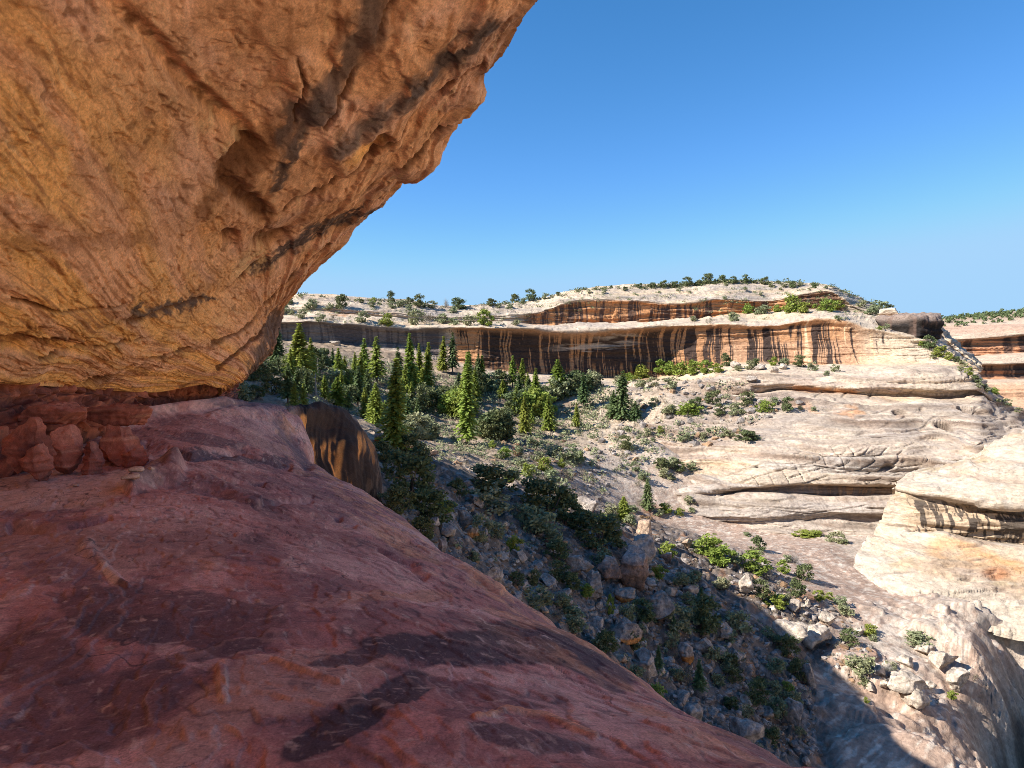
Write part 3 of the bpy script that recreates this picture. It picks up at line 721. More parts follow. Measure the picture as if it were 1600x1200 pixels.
d -= .55 * l1 * sstep(9.3, 10, S) + .15 * l1 * sstep(9.3, 8.9, S) * sstep(2, 2.4, S) + .30 * l2 * sstep(9.5, 10.5, S) + .5 * l3 + .3 * l4
# weathered pits at two levels
pit = sstep(.22, .5, perlin(x * .3, y * .1, z * .9, 413)) * np.maximum(blob(U, V, 1470, 668, 60, 12), blob(U, V, 1450, 640, 120, 5)); d -= 1.6 * pit
pit2 = blob(U, V, 1410, 722, 34, 6) * sstep(0, .4, perlin(x * .4, z, 0, 414)); d -= 1.2 * pit2
lips = np.exp(-((S - 3) / .5) ** 2) + np.exp(-((S - 6) / .6) ** 2) + .6 * np.exp(-((S - 5) / .5) ** 2)
G[..., 2] += lips * (.45 * fbm(x * .03, y * .02, 0 * z, 3, seed=446) + .15 * (sstep(0, .04, fbm(x * .13, y * .05, 0 * z, 3, seed=447)) - .5))
G = G + H_ * (d * sstep(1.0, 2.2, S))[..., None]
cream = np.array((0.51, 0.41, 0.31)); grey = np.array((0.37, 0.305, 0.26)); oran = np.array((0.52, 0.24, 0.10)); blk = np.array((0.03, 0.023, 0.024)); buff = np.array((0.60, 0.43, 0.27)); pinkg = np.array((0.43, 0.32, 0.26)); soil = np.array((0.42, 0.30, 0.21))
c = np.zeros(G.shape) + cream
g1 = fbm(x * .06, y * .06, z * .14, 5, seed=421); g2 = fbm(x * .16, y * .16, z * 1.2, 5, seed=422)
c = cmix(c, grey, .7 * sstep(-.02, .3, g1 + .5 * g2)); c = cmix(c, pinkg, .6 * sstep(.05, .35, -g1 + .4 * g2) * sstep(9, 10, S)); c = cmix(c, buff, .55 * sstep(.1, .4, perlin(x * .02, y * .02, zz * .35, 423)))
c = cmix(c, soil, .6 * sstep(.12, .3, g2) * sstep(780, 660, U) * sstep(6.2, 5.8, S))
bench = sstep(9.6, 10.2, S) * sstep(15.0, 13.8, S) * sstep(1330, 1080, U + 60 * g1)
c = cmix(c, (0.35, .26, .205), .85 * bench * sstep(-.45, .1, g1 + .4 * g2)); c = cmix(c, (0.28, .20, .155), .6 * bench * sstep(.05, .3, g2 - .3 * g1))
c = cmix(c, (0.40, .28, .19), .7 * sstep(3, 2.2, S) * sstep(.0, .25, g2 + .3 * g1) * sstep(900, 700, U))
xs = x + 1.2 * fbm(x * .1, z * .1, 0 * z, 2, seed=424)
streak = .8 * perlin(xs * .40, z * .03, y * .02, 425) + .8 * perlin(xs * 1.3, z * .05, y * .02, 426) + .6 * perlin(xs * 3.4, z * .08, y * .02, 427)
strt = sstep(0, .8, S - 6.1 - 1.3 * np.maximum(0, perlin(x * .22, 0 * z, 0 * z, 448)) * (U > 1100))
c = cmix(c, (0.17, .125, .10), .6 * l6 * sstep(.0, .3, g2 + .2) * (1 - sstep(6.12, 6.7, S) * sstep(9.12, 8.95, S)))
# upper orange band
up = sstep(3.2, 3.6, S) * sstep(5.25, 5.0, S) * sstep(800, 840, U) * sstep(1330, 1300, U)
c = cmix(c, oran * (.9), up * .95); c = cmix(c, blk * 1.6, up * .85 * sstep(.05, .5, streak + .45 * blob(U, V, 880, 490, 60, 22) + .5 * blob(U, V, 1060, 492, 40, 14)))
c = cmix(c, (0.10, .06, .045), up * .8 * sstep(1220, 1250, U))
c = cmix(c, oran, .8 * blob(U, V, 535, 492, 28, 6) * sstep(-.3, .2, g2))
# main wall
wl = sstep(6.03, 6.3, S + .15 * g2) * sstep(9.12, 8.95, S)
c = cmix(c, oran * .8, wl * .85 * sstep(700, 720, U) * sstep(1400, 1300, U)); c = cmix(c, buff, wl * .9 * sstep(1300, 1360, U) * sstep(-.2, .3, g1))
c = cmix(c, (0.46, .27, .165), wl * .85 * sstep(1120, 1140, U) * sstep(1360, 1320, U) * sstep(525, 540, V + 12 * g2)); c = cmix(c, buff * 1.1, wl * .9 * sstep(.5, .8, -streak + .2 * g2) * sstep(1100, 1180, U) * sstep(1420, 1380, U))
cov = np.interp(U, [380, 690, 720, 780, 840, 1080, 1120, 1140, 1180, 1240, 1300, 1340, 1420], [.55, .55, .2, .55, .72, .72, .6, .26, .44, .54, .44, .24, -.15])
c = cmix(c, blk * np.array(1.0), wl * strt * .93 * sstep(.2, .32, streak * .62 + cov - .28 + .12 * g2))
c = cmix(c, (0.13, 0.105, 0.10), wl * .8 * sstep(705, 690, U))
c = cmix(c, oran * .9, wl * .75 * sstep(.45, .7, streak) * sstep(8.2, 8.6, S) * sstep(740, 800, U) * sstep(1125, 1100, U))
c = cmix(c, (0.46, .39, .34), wl * .75 * blob(U, V + 3 * g2 * 4, 930, 541, 60, 4, -3) + wl * .6 * blob(U, V + 8 * g2, 960, 527, 40, 7, 4) * sstep(0, .3, g2))
# recess lines and bench cave
cv = sstep(11.0, 11.3, S) * sstep(12.3, 12.05, S)
c = cmix(c, oran * 1.05, cv * .9 * sstep(1225, 1250, U) * sstep(1345, 1330, U)); c = cmix(c, blk * 4, cv * .6 * sstep(1330, 1345, U) * sstep(.0, .5, streak))
c = cmix(c, buff * np.array((1, .8, .6)), .8 * sstep(12.1, 12.4, S) * sstep(13.0, 12.6, S) * sstep(1340, 1365, U) * sstep(1470, 1400, U) * sstep(-.3, .4, streak))
xbc = sstep(15.0, 15.3, S) * sstep(16.1, 15.95, S) * sstep(1020, 1060, U)
c = cmix(c, (0.42, .38, .34), xbc * .75); 
rb = sstep(16.5, 16.9, S) * sstep(18.4, 18.1, S) * sstep(1040, 1080, U)
c = cmix(c, (0.36, .20, .09), rb * .95); c = cmix(c, blk * 1.5, rb * .9 * sstep(-.1, .4, streak + .6 * sstep(768, 776, V))); c = cmix(c, buff, rb * .7 * sstep(.4, .7, -streak))  # brown band with dark streaks; shadow line at its foot is coloured in
c = cmix(c, (0.40, .35, .31), .7 * sstep(19.0, 19.6, S))
c = cmix(c, (0.07, .055, .05), .8 * np.clip(pit + pit2, 0, 1))
c = cmix(c, (0.16, .13, .11), .5 * l1 * sstep(9.2, 10, S) + .5 * l1 * sstep(3.2, 2.9, S) + .5 * l2 * sstep(9.2, 10, S) + .5 * l3 + .45 * l4)
c = cmix(c, (0.27, .215, .18), .55 * sstep(.15, .6, streak + .4 * g2) * sstep(9.8, 10.6, S) * sstep(1, .3, up))
c = cmix(c, (0.36, .30, .255), .6 * (ltone > .55) * (1 - wl) * benchz * sstep(-.4, .1, g1)); c = cmix(c, (0.46, .34, .225), .5 * (ltone < .2) * (1 - wl) * benchz)
c = cmix(c, (0.17, .12, .09), am * benchz * (.6 * sstep(.68, .8, lf) * sstep(.98, .9, lf) + .45 * sstep(.6, .75, lf2) * sstep(.97, .88, lf2)) * sstep(-.5, .0, g2) * (1 - wl))
rimz = sstep(2.0, 2.3, S) * sstep(3.0, 2.9, S)
c = cmix(c, (0.33, .285, .25), .65 * rimz * sstep(-.1, .25, g2 + .6 * g1)); c = cmix(c, (0.2, .15, .12), .6 * rimz * am * sstep(.25, .05, (zz * .7 + wob) % 1))
lay = perlin(x * .04, y * .04, zz * 2.4, 431) + .6 * perlin(x * .08, y * .08, zz * 6, 432)
c = cmix(c, (0.30, .23, .18), .5 * sstep(.15, .55, lay + .3 * g2) * (1 - wl) * (1 - up))
c = cmix(c, (0.26, .18, .13), .45 * sstep(.2, .4, fbm(x * .5, y * .5, z * 1.4, 4, seed=433)) * (1 - wl))
c = cmix(c, oran * 1.1, .5 * sstep(.1, .3, fbm(x * .15, y * .15, z * .15, 4, seed=428)) * blob(U, V, 1330, 640, 140, 10))
o = sheet('canyon_wall', G, M_FAR, c)
tag(o, 'pale banded canyon wall with black streaked alcoves across the canyon', 'canyon wall', 'structure')
far_wall = o

# ------------------------------------------------------------------ flat-topped dark cap block at the wall's right end
def block_sheet(name, loc, size, seed, n=28, power=4.0, amp=.12, freq=1.2, layer=0.0, colf=None, mat=None, rot=0.0, facets=0):
    """A weathered block: a super-ellipsoid cut by planes and worn by noise."""
    th = np.linspace(-math.pi / 2, math.pi / 2, n)[:, None]; ph = np.linspace(-math.pi, math.pi, 2 * n, endpoint=False)[None, :]
    dx, dy, dz = np.cos(th) * np.cos(ph), np.cos(th) * np.sin(ph), np.sin(th) + 0 * ph
    r = (np.abs(dx) ** power + np.abs(dy) ** power + np.abs(dz) ** power) ** (-1 / power)
    p = np.stack([dx * r, dy * r, dz * r], -1)
    rr = np.random.RandomState(seed)
    for _ in range(facets):
        k = rr.normal(size=3); k /= np.linalg.norm(k); h = rr.uniform(.5, .86)
        over = np.maximum(p @ k - h, 0); p = p - over[..., None] * k
    p = p * np.array(size) * .5
    s = min(size)
    f = freq / s
    nn = np.stack([dx, dy, dz], -1)
    dd = amp * s * fbm(p[..., 0] * f + seed, p[..., 1] * f, p[..., 2] * f, 4, seed=seed) + layer * s * perlin(p[..., 0] * f * .3, p[..., 1] * f * .3, p[..., 2] * f * 3 + seed, seed + 5)
    dd[0] = dd[0].mean(); dd[-1] = dd[-1].mean()
    p = p + nn * dd[..., None]
    f1 = grid_faces(n, 2 * n)
    i = np.arange(n * 2 * n).reshape(n, 2 * n)
    f2 = np.stack([i[:-1, -1], i[:-1, 0], i[1:, 0], i[1:, -1]], -1)
    cc = colf(p, nn) if colf else None
    o = link_mesh(name, p, np.concatenate([f1, f2]), mat or M_BOULDER, cc)
    o.location = loc; o.rotation_euler = (0, 0, rot)
    return o

def cap_shade_col(p, n):
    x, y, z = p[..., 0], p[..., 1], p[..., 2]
    c = np.zeros(p.shape) + np.array((0.02, .016, .015))  # near-black colour stands in for shade on the block's face
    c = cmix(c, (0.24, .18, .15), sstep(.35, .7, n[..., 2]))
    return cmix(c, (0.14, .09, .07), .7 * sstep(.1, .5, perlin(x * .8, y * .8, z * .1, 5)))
o = block_sheet('caprock_block', P(1420, 521, 177), (12.5, 15, 9.6), 8, 80, 8, .14, 3.0, .06, cap_shade_col, M_FAR, .45, 6)
tag(o, 'dark flat-topped block with a face painted black for shade jutting from the pale cliff end', 'rock', None)
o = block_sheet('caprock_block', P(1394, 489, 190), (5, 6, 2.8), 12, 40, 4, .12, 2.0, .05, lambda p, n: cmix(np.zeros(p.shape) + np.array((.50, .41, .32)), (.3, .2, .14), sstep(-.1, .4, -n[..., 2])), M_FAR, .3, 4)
tag(o, 'small pale knob of rock on the rim above the dark flat-topped block', 'rock', None)

# ------------------------------------------------------------------ next mesa beyond, at the right edge
um = [1400, 1440, 1480, 1520, 1560, 1600, 1680, 1800, 2000]
def mrow(vs, Y): return [P(u, v, Y + (u - 1400) * -.05) for u, v in zip(um, vs)]
M = [mrow([500, 500, 497, 493, 489, 485, 478, 470, 462], 520), mrow([502, 502, 498, 494, 490, 486, 480, 472, 464], 420), mrow([506, 505, 503, 500, 497, 495, 490, 484, 478], 370),
     mrow([520, 520, 519, 518, 516, 513, 510, 506, 500], 335), mrow([530, 530, 531, 529, 526, 522, 519, 515, 509], 327), mrow([533, 534, 536, 533, 530, 525, 522, 519, 513], 331), mrow([555, 555, 557, 557, 553, 551, 549, 547, 544], 329),
     mrow([558, 558, 560, 559, 556, 554, 552, 550, 547], 318), mrow([570, 570, 571, 569, 568, 567, 566, 565, 563], 312), mrow([572, 572, 574, 572, 570, 569, 568, 567, 565], 316), mrow([592, 592, 594, 593, 592, 592, 592, 592, 592], 314),
     mrow([598, 598, 600, 599, 598, 597, 596, 596, 596], 303), mrow([625, 625, 628, 628, 627, 626, 626, 626, 626], 296), mrow([670, 670, 672, 672, 672, 672, 672, 672, 672], 280)]
M = np.array(M)
cs = [10, 12, 20, 10, 6, 26, 10, 14, 6, 24, 10, 26, 20]; ct = [30, 36, 40, 40, 40, 40, 30, 20]
G = gsmooth(catmull(catmull(M, ct, 1), cs, 0, linear=True), 1, 0)
S = ramp(cs)[:, None] + 0 * G[..., 0]; U, V = project(G); x, y, z = G[..., 0], G[..., 1], G[..., 2]
N_ = face_cam(G, gnormals(G)); N_[..., 2] *= .3
d = 2.5 * fbm(x * .03, y * .03, z * .06, 3, seed=501) + 1.1 * perlin(x * .03, y * .03, z * .5, 502) + .8 * perlin(x * .05, y * .05, z * 1.1, 503) + .4 * fbm(x * .3, y * .3, z * .4, 3, seed=504)
mq = z * .3 + .6 * fbm(x * .012, y * .012, z * .03, 3, seed=509)
d += 1.4 * beds(mq) + .7 * beds(mq * 2.6)
G = G + N_ * (d * sstep(1.5, 2.5, S))[..., None]
mlf = (mq * 2.6) % 1
c = np.zeros(G.shape) + np.array((0.47, .36, .27)); g1 = fbm(x * .05, y * .05, z * .2, 4, seed=505)
st_ = perlin(x * .25, z * .03, 0 * x, 506) + .6 * perlin(x * .8, z * .05, 0 * x, 507)
c = cmix(c, (0.42, .30, .22), .7 * sstep(0, .3, g1))
c = cmix(c, (.2, .13, .10), .6 * sstep(.16, .03, mlf) * sstep(2.6, 3, S)); c = cmix(c, (.44, .27, .19), .6 * (np.sin(np.floor(mq * 2.6) * 7.1) > .2))
Sn = S + .45 * fbm(x * .06, y * .06, z * .1, 4, seed=508)
w1 = sstep(4.3, 4.8, Sn) * sstep(6.2, 6, Sn) + sstep(8.4, 8.9, Sn) * sstep(10.2, 10, Sn)
c = cmix(c, (0.44, .20, .10), .85 * w1); c = cmix(c, (.07, .045, .04), .85 * w1 * sstep(.0, .35, st_ + .35 * sstep(1560, 1600, U)))
c = cmix(c, (0.50, .28, .16), .6 * sstep(10.5, 11.5, S)); c = cmix(c, (.34, .24, .17), .6 * sstep(2.6, 1.8, S))
o = sheet('mesa', G, M_FAR, c)
tag(o, 'farther pale mesa with rust red alcoves at the edge of the view', 'mesa', 'structure')
mesa = o

# ------------------------------------------------------------------ canyon floor: talus, wooded slope, pink slickrock, inner gorge
A = [(610, 770, 34), (700, 862, 29), (760, 930, 27), (860, 1010, 30), (1000, 1110, 33), (1150, 1190, 35), (1300, 1260, 36),
     (640, 740, 46), (700, 800, 42), (800, 900, 40), (900, 960, 41), (1000, 1020, 42), (1080, 1100, 41), (1200, 1170, 40), (1320, 1230, 40),
     (677, 728, 60), (737, 756, 58), (850, 800, 58), (800, 830, 50), (930, 860, 55), (1000, 880, 57), (1000, 851, 64), (1082, 892, 63), (1157, 949, 58), (1100, 980, 50), (1200, 1060, 48), (1262, 1024, 54), (1349, 1110, 48), (1454, 1200, 43),
     (1100, 850, 74), (1180, 880, 71), (1250, 850, 88), (1300, 900, 76), (1400, 900, 80), (1350, 845, 97), (1260, 838, 101), (1180, 838, 101), (1090, 840, 96), (1500, 940, 74), (1600, 985, 68), (1700, 1000, 66), (1350, 1000, 60), (1440, 1000, 62), (1480, 1050, 58), (1400, 1080, 53), (1440, 1140, 48.5), (1480, 1180, 46),
     (1000, 800, 104), (940, 800, 92), (900, 770, 96), (960, 740, 112), (1010, 740, 117), (870, 740, 100), (800, 740, 80), (740, 725, 76), (680, 700, 80),
     (640, 690, 88), (560, 660, 88), (480, 640, 80), (400, 610, 70), (620, 680, 105), (700, 690, 108), (780, 690, 112), (850, 700, 118), (920, 690, 128), (980, 680, 131), (1030, 690, 127),
     (430, 575, 105), (350, 570, 95), (500, 610, 115), (560, 630, 122), (640, 640, 128), (720, 650, 132), (800, 650, 140), (870, 650, 146), (940, 650, 145), (1000, 640, 145), (1050, 640, 138.5),
     (440, 545, 140), (520, 560, 150), (600, 580, 155), (680, 595, 160), (760, 605, 163), (840, 610, 166), (910, 612, 165), (960, 615, 158), (1010, 612, 154),
     (400, 535, 165), (480, 540, 170), (560, 545, 176), (640, 552, 182), (720, 575, 181), (800, 590, 185), (880, 592, 189), (960, 592, 187), (300, 530, 170)]
pts = np.array([P(*a) for a in A])
extra = [(-30, 10, -14), (8, 12, -16), (25, 25, -27), (60, 40, -27), (-20, 30, -9), (-45, 60, -6), (-70, 100, -1), (110, 70, -26), (100, 100, -25), (-80, 150, 3), (60, 130, -24), (100, 160, -20), (30, 170, -10), (30, 130, -19), (20, 8, -24), (50, 15, -30)]
pts = np.concatenate([pts, np.array(extra, float)])
cx, cy = pts[:, 0], pts[:, 1]
def phi(r2): return .5 * r2 * np.log(np.maximum(r2, 1e-9))
def tps(px, py, pz, lam=1.5):
    n = len(px); sx, sy = px / 50, py / 50
    K = phi((sx[:, None] - sx) ** 2 + (sy[:, None] - sy) ** 2) + np.eye(n) * lam * 1e-3
    Q = np.stack([np.ones(n), sx, sy], 1)
    Mx = np.block([[K, Q], [Q.T, np.zeros((3, 3))]])
    w = np.linalg.solve(Mx, np.concatenate([pz, np.zeros(3)]))
    def f(X, Y):
        sh = X.shape; X = X.ravel() / 50; Y = Y.ravel() / 50
        out = w[n] + w[n + 1] * X + w[n + 2] * Y
        for i in range(n): out = out + w[i] * phi((X - sx[i]) ** 2 + (Y - sy[i]) ** 2)
        return out.reshape(sh)
    return f
ground = tps(cx, cy, pts[:, 2])
nY, nU = 620, 760
Yl = np.exp(np.linspace(math.log(12), math.log(192), nY))[:, None]
ul = np.linspace(330, 1900, nU)[None, :]
X = (ul - 800) / F * Yl; Yg = Yl + 0 * X
Z = ground(X, Yg)
# gorge: the slickrock breaks off towards the lower right in a fluted wall
G = np.stack([X, Yg, Z], -1); U, V = project(G)
ge = fbm(X * .12, Yg * .12, 0 * X, 3, seed=601)
# plan distance past the rim line (world XY)
rim = np.array([P(1530, 1230, 43)[:2], P(1512, 1150, 47.5)[:2], P(1510, 1085, 53)[:2], P(1540, 1030, 60)[:2], P(1600, 990, 66.5)[:2], P(1760, 975, 68)[:2]])
def rim_dist(X, Y):
    best = np.full(X.shape, 1e9); sgn = np.ones(X.shape)
    for i in range(len(rim) - 1):
        a, b = rim[i], rim[i + 1]; ab = b - a
        t = np.clip(((X - a[0]) * ab[0] + (Y - a[1]) * ab[1]) / (ab @ ab), 0, 1)
        dx, dy = X - a[0] - t * ab[0], Y - a[1] - t * ab[1]
        dd = np.hypot(dx, dy); s = np.sign(ab[0] * dy - ab[1] * dx)
        m = dd < best; best = np.where(m, dd, best); sgn = np.where(m, s, sgn)
    return best * sgn
rd = -rim_dist(X, Yg) + 1.2 * ge
flute = ridged(X * .28 + Yg * .1, Yg * .10, 0 * X, 2, seed=602)
Z = Z - 26 * sstep(-1.5, 12, rd) - sstep(-.5, 3, rd) * sstep(16, 6, rd) * 1.8 * flute
hp = P(1592, 996, 66); Z = Z - 5 * sstep(3.4, 1.8, np.hypot((X - hp[0]) * .8, (Yg - hp[1]) * 1.3) + .8 * ge)
# talus roughness, slickrock steps
tal_poly = [(560, 760), (640, 700), (690, 715), (740, 752), (900, 770), (1000, 800), (1085, 840), (1190, 880), (1240, 930), (1310, 1000), (1270, 1060), (1300, 1200), (1320, 1300), (400, 1300), (560, 800)]
Uw = U + 16 * fbm(X * .12, Yg * .12, 0 * X, 3, seed=603); Vw = V + 12 * fbm(X * .12, Yg * .12, 0 * X, 3, seed=604)
tal = in_poly(Uw, Vw, tal_poly).astype(float); tal = gsmooth(gsmooth(tal, 4, 0), 4, 1)
slope_poly = [(330, 500), (560, 540), (720, 575), (900, 590), (1030, 600), (1060, 640), (1000, 700), (900, 700), (870, 735), (900, 790), (700, 760), (600, 740), (330, 700)]
slp = in_poly(Uw, Vw, slope_poly).astype(float); slp = gsmooth(gsmooth(slp, 4, 0), 4, 1) * (1 - tal)
rockm = np.clip(1 - tal - slp, 0, 1)
rough = .6 * fbm(X * .18, Yg * .18, 0 * X, 3, seed=605) + .22 * ridged(X * .4, Yg * .4, 0 * X, 3, seed=606) + .18 * fbm(X * 1.1, Yg * 1.1, 0 * X, 3, seed=607)
rough += .35 * sstep(.1, .2, fbm(X * .5, Yg * .5, 0 * X, 3, seed=608)) + .3 * sstep(-.2, -.14, fbm(X * .4, Yg * .6, 0 * X, 2, seed=609))
qs = fbm(X * .09, Yg * .11, 0 * X, 4, seed=610)
steps = sum(h * sstep(a - .012, a + .012, qs) for a, h in ((-.3, .3), (-.15, .5), (.0, .4), (.12, .6), (.27, .5)))
edgey = sstep(14, 3, -rd) * (rockm)                                   # broken ledges close to the gorge rim
Z = Z + (tal * .9 + slp * .55) * rough + rockm * (.16 * steps + .18 * fbm(X * .3, Yg * .3, 0 * X, 4, seed=611) + .05 * fbm(X * 1.5, Yg * 1.5, 0 * X, 3, seed=615)) + edgey * (.9 * steps * sstep(-.3, .2, qs) + .45 * ridged(X * .5, Yg * .5, 0 * X, 3, seed=612) * sstep(7, 2, -rd))
crk = np.exp(-((np.abs((Yg * .8 + X * .25 + 1.5 * fbm(X * .08, Yg * .08, 0 * X, 3, seed=613)) * .22 % 1 - .5)) / .03) ** 2) * sstep(0, .25, fbm(X * .1, Yg * .1, 0 * X, 2, seed=614))
Z = Z - .15 * crk * rockm
Z = Z + sstep(-1, 4, rd) * (.5 * fbm(X * .5, Yg * .3, Z * .2, 4, seed=642) + .35 * sstep(0, .06, fbm(X * .3, Yg * .2, Z * .15, 3, seed=643)))
G = np.stack([X, Yg, Z], -1)
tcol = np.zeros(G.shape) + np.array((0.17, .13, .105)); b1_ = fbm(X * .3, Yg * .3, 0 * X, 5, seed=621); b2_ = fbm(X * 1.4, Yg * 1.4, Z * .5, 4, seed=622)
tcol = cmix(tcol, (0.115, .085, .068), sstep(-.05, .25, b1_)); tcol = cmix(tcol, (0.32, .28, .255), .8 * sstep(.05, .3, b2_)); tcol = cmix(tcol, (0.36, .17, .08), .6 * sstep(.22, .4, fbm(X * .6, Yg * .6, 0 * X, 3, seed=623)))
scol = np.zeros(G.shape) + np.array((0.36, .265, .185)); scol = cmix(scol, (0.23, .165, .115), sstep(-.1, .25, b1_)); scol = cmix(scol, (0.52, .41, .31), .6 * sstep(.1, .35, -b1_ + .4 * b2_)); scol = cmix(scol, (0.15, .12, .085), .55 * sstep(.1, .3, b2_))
shade_m = blob(U, V, 620, 625, 290, 62, 8)  # shade on the wooded slope, put into the soil colour
scol = cmix(scol, (0.15, .115, .085), .85 * shade_m * sstep(-.3, .2, b1_))
an = (Yg * .5 + X * .866); bn = (X * .5 - Yg * .866)
dash = perlin(an * .5, bn * 2.2, 0 * X, 631) + .6 * perlin(an * 1.1, bn * 5, 0 * X, 632)
rcol = np.zeros(G.shape) + np.array((0.39, .275, .21)); rcol = cmix(rcol, (0.54, .45, .37), .9 * sstep(.1, .4, dash + .5 * b1_)); rcol = cmix(rcol, (0.32, .22, .165), .7 * sstep(.05, .4, -dash + .3 * b1_))
pale = np.clip(blob(Uw, Vw, 1340, 850, 60, 20, 30) + stroke(Uw, Vw, [(1330, 845), (1380, 890), (1450, 915), (1540, 950), (1640, 985)], 16, 16) + blob(Uw, Vw, 1430, 1010, 90, 50, 10) + blob(Uw, Vw, 1230, 985, 60, 40, 20) + blob(Uw, Vw, 1550, 975, 90, 20, 15), 0, 1)
rcol = cmix(rcol, (0.50, .42, .345), .8 * pale * sstep(-.4, .1, b2_))
rcol = cmix(rcol, (0.36, .17, .09), .8 * np.clip(blob(Uw, Vw, 1110, 870, 50, 14, 10) + blob(Uw, Vw, 1240, 930, 50, 12, 20) + blob(Uw, Vw, 1330, 1020, 50, 10, 20) + blob(Uw, Vw, 1020, 805, 26, 10, 0) + blob(Uw, Vw, 1340, 1050, 40, 8, 20), 0, 1) * sstep(-.2, .2, b1_))
rcol = cmix(rcol, (0.24, .18, .15), .6 * crk)
bl = blob(Uw, Vw, 1010, 690, 110, 95, 0, .5)
scol = cmix(scol, (0.52, .415, .31), .8 * bl * sstep(-.35, .1, b2_)); rcol = cmix(rcol, (0.52, .43, .34), .8 * bl * sstep(-.35, .1, b2_))
gw = sstep(-1, 3, rd)
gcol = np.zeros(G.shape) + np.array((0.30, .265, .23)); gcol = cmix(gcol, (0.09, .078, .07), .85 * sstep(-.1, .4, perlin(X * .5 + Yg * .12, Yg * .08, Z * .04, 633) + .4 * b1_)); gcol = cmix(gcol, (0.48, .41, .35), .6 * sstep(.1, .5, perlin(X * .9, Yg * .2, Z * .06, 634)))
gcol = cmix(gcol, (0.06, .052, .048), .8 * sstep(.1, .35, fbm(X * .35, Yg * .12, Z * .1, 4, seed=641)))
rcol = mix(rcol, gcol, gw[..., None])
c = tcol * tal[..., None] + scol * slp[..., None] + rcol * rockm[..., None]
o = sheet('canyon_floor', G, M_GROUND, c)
tag(o, 'canyon floor of bouldery talus and pink slickrock falling to an inner gorge', 'canyon floor', 'structure')
floor_o = o

# ------------------------------------------------------------------ rounded streaked dome of pale rock at the right
Dm = [
    [P(1392, 772, 104), P(1420, 752, 104), P(1470, 738, 104), P(1520, 722, 103), P(1570, 690, 102), P(1640, 655, 100), P(1740, 630, 98)],
    [P(1400, 757, 95), P(1428, 741, 95), P(1475, 730, 95), P(1520, 718, 95), P(1565, 690, 95), P(1640, 668, 95), P(1740, 650, 94)],
    [P(1402, 756, 90), P(1432, 758, 87), P(1475, 758, 86), P(1520, 755, 85), P(1570, 745, 84.5), P(1640, 735, 84), P(1740, 725, 83)],
    [P(1402, 762, 88.4), P(1436, 770, 85.2), P(1480, 775, 83.2), P(1530, 784, 81), P(1575, 790, 80), P(1640, 786, 79), P(1740, 780, 78)],
    [P(1400, 767, 88.8), P(1438, 775, 86.0), P(1482, 780, 84.7), P(1532, 789, 83.4), P(1577, 796, 82.4), P(1640, 794, 81.4), P(1740, 788, 80)],
    [P(1388, 795, 87.5), P(1428, 808, 84.8), P(1475, 815, 83.2), P(1530, 820, 81.8), P(1575, 824, 80.6), P(1640, 824, 79.5), P(1740, 820, 78.5)],
    [P(1372, 824, 86.5), P(1424, 832, 83.8), P(1475, 835, 83.2), P(1530, 842, 82.4), P(1575, 848, 81.6), P(1640, 852, 80.6), P(1740, 852, 79.5)],
    [P(1366, 834, 86), P(1424, 838, 82.4), P(1475, 840, 80.6), P(1530, 848, 79), P(1575, 856, 77.8), P(1640, 862, 76.6), P(1740, 866, 75.5)],
    [P(1346, 856, 85), P(1395, 866, 80.5), P(1450, 872, 77.5), P(1520, 886, 75.4), P(1575, 898, 74), P(1640, 908, 72.6), P(1740, 918, 71)],
    [P(1338, 868, 82), P(1380, 892, 77), P(1440, 912, 73.5), P(1515, 934, 71.5), P(1575, 952, 70), P(1640, 966, 68.6), P(1740, 978, 67)],
    [P(1330, 900, 79), P(1375, 930, 74), P(1435, 955, 70.5), P(1510, 980, 68.5), P(1572, 1000, 67), P(1640, 1010, 66), P(1740, 1020, 65)],
]
Dm = np.array(Dm)
cs = [16, 30, 34, 8, 36, 36, 10, 34, 34, 10]; ct = [40, 50, 60, 50, 50, 30]
G = gsmooth(catmull(catmull(Dm, ct, 1), cs, 0), 1.2, 0)
S = ramp(cs)[:, None] + 0 * G[..., 0]; U, V = project(G); x, y, z = G[..., 0], G[..., 1], G[..., 2]
N_ = face_cam(G, gnormals(G))
wallm = sstep(4.0, 4.4, S) * sstep(6.6, 6.2, S)
dbr = fbm(x * .3, y * .3, z * .6, 3, seed=651)
dl = partings(z * .9 - x * .12 + .6 * fbm(x * .1, y * .1, z * .1, 2, seed=652), dbr, .07)
d = .20 * sstep(0, .05, fbm(x * .06, y * .06, z * .7, 4, seed=671)) + .22 * sstep(.15, .19, fbm(x * .07, y * .07, z * .9, 4, seed=672)) + .05 * ridged(x * .5, y * .5, z, 3, seed=673) + .45 * beds(z * .5 + .4 * fbm(x * .05, y * .05, z * .1, 3, seed=676)) * sstep(-.3, .2, fbm(x * .06, y * .06, z * .3, 2, seed=677)) + .5 * fbm(x * .12, y * .12, z * .15, 3, seed=653) + .12 * fbm(x * .7, y * .7, z * .9, 4, seed=654) + wallm * (.5 * perlin(x * .15, y * .15, z * 1.1, 655) + .25 * perlin(x * .3, y * .3, z * 2.6, 656)) - .22 * dl
d -= wallm * sstep(1500, 1560, U) * .9 * sstep(.05, .3, perlin(x * .12, y * .1, z * .8, 657))
G = G + N_ * d[..., None]
c = np.zeros(G.shape) + np.array((0.46, .375, .29)); c = cmix(c, (0.42, .31, .18), .7 * sstep(0, .3, fbm(x * .12, y * .12, z * .5, 4, seed=658))); c = cmix(c, (0.45, .39, .33), .6 * sstep(.05, .3, fbm(x * .4, y * .4, z * .7, 4, seed=659)))
c = cmix(c, (0.36, .25, .18), .6 * sstep(.1, .45, perlin(x * .06, y * .06, z * 1.6, 674) + .5 * fbm(x * .5, y * .5, z * .8, 3, seed=675)))
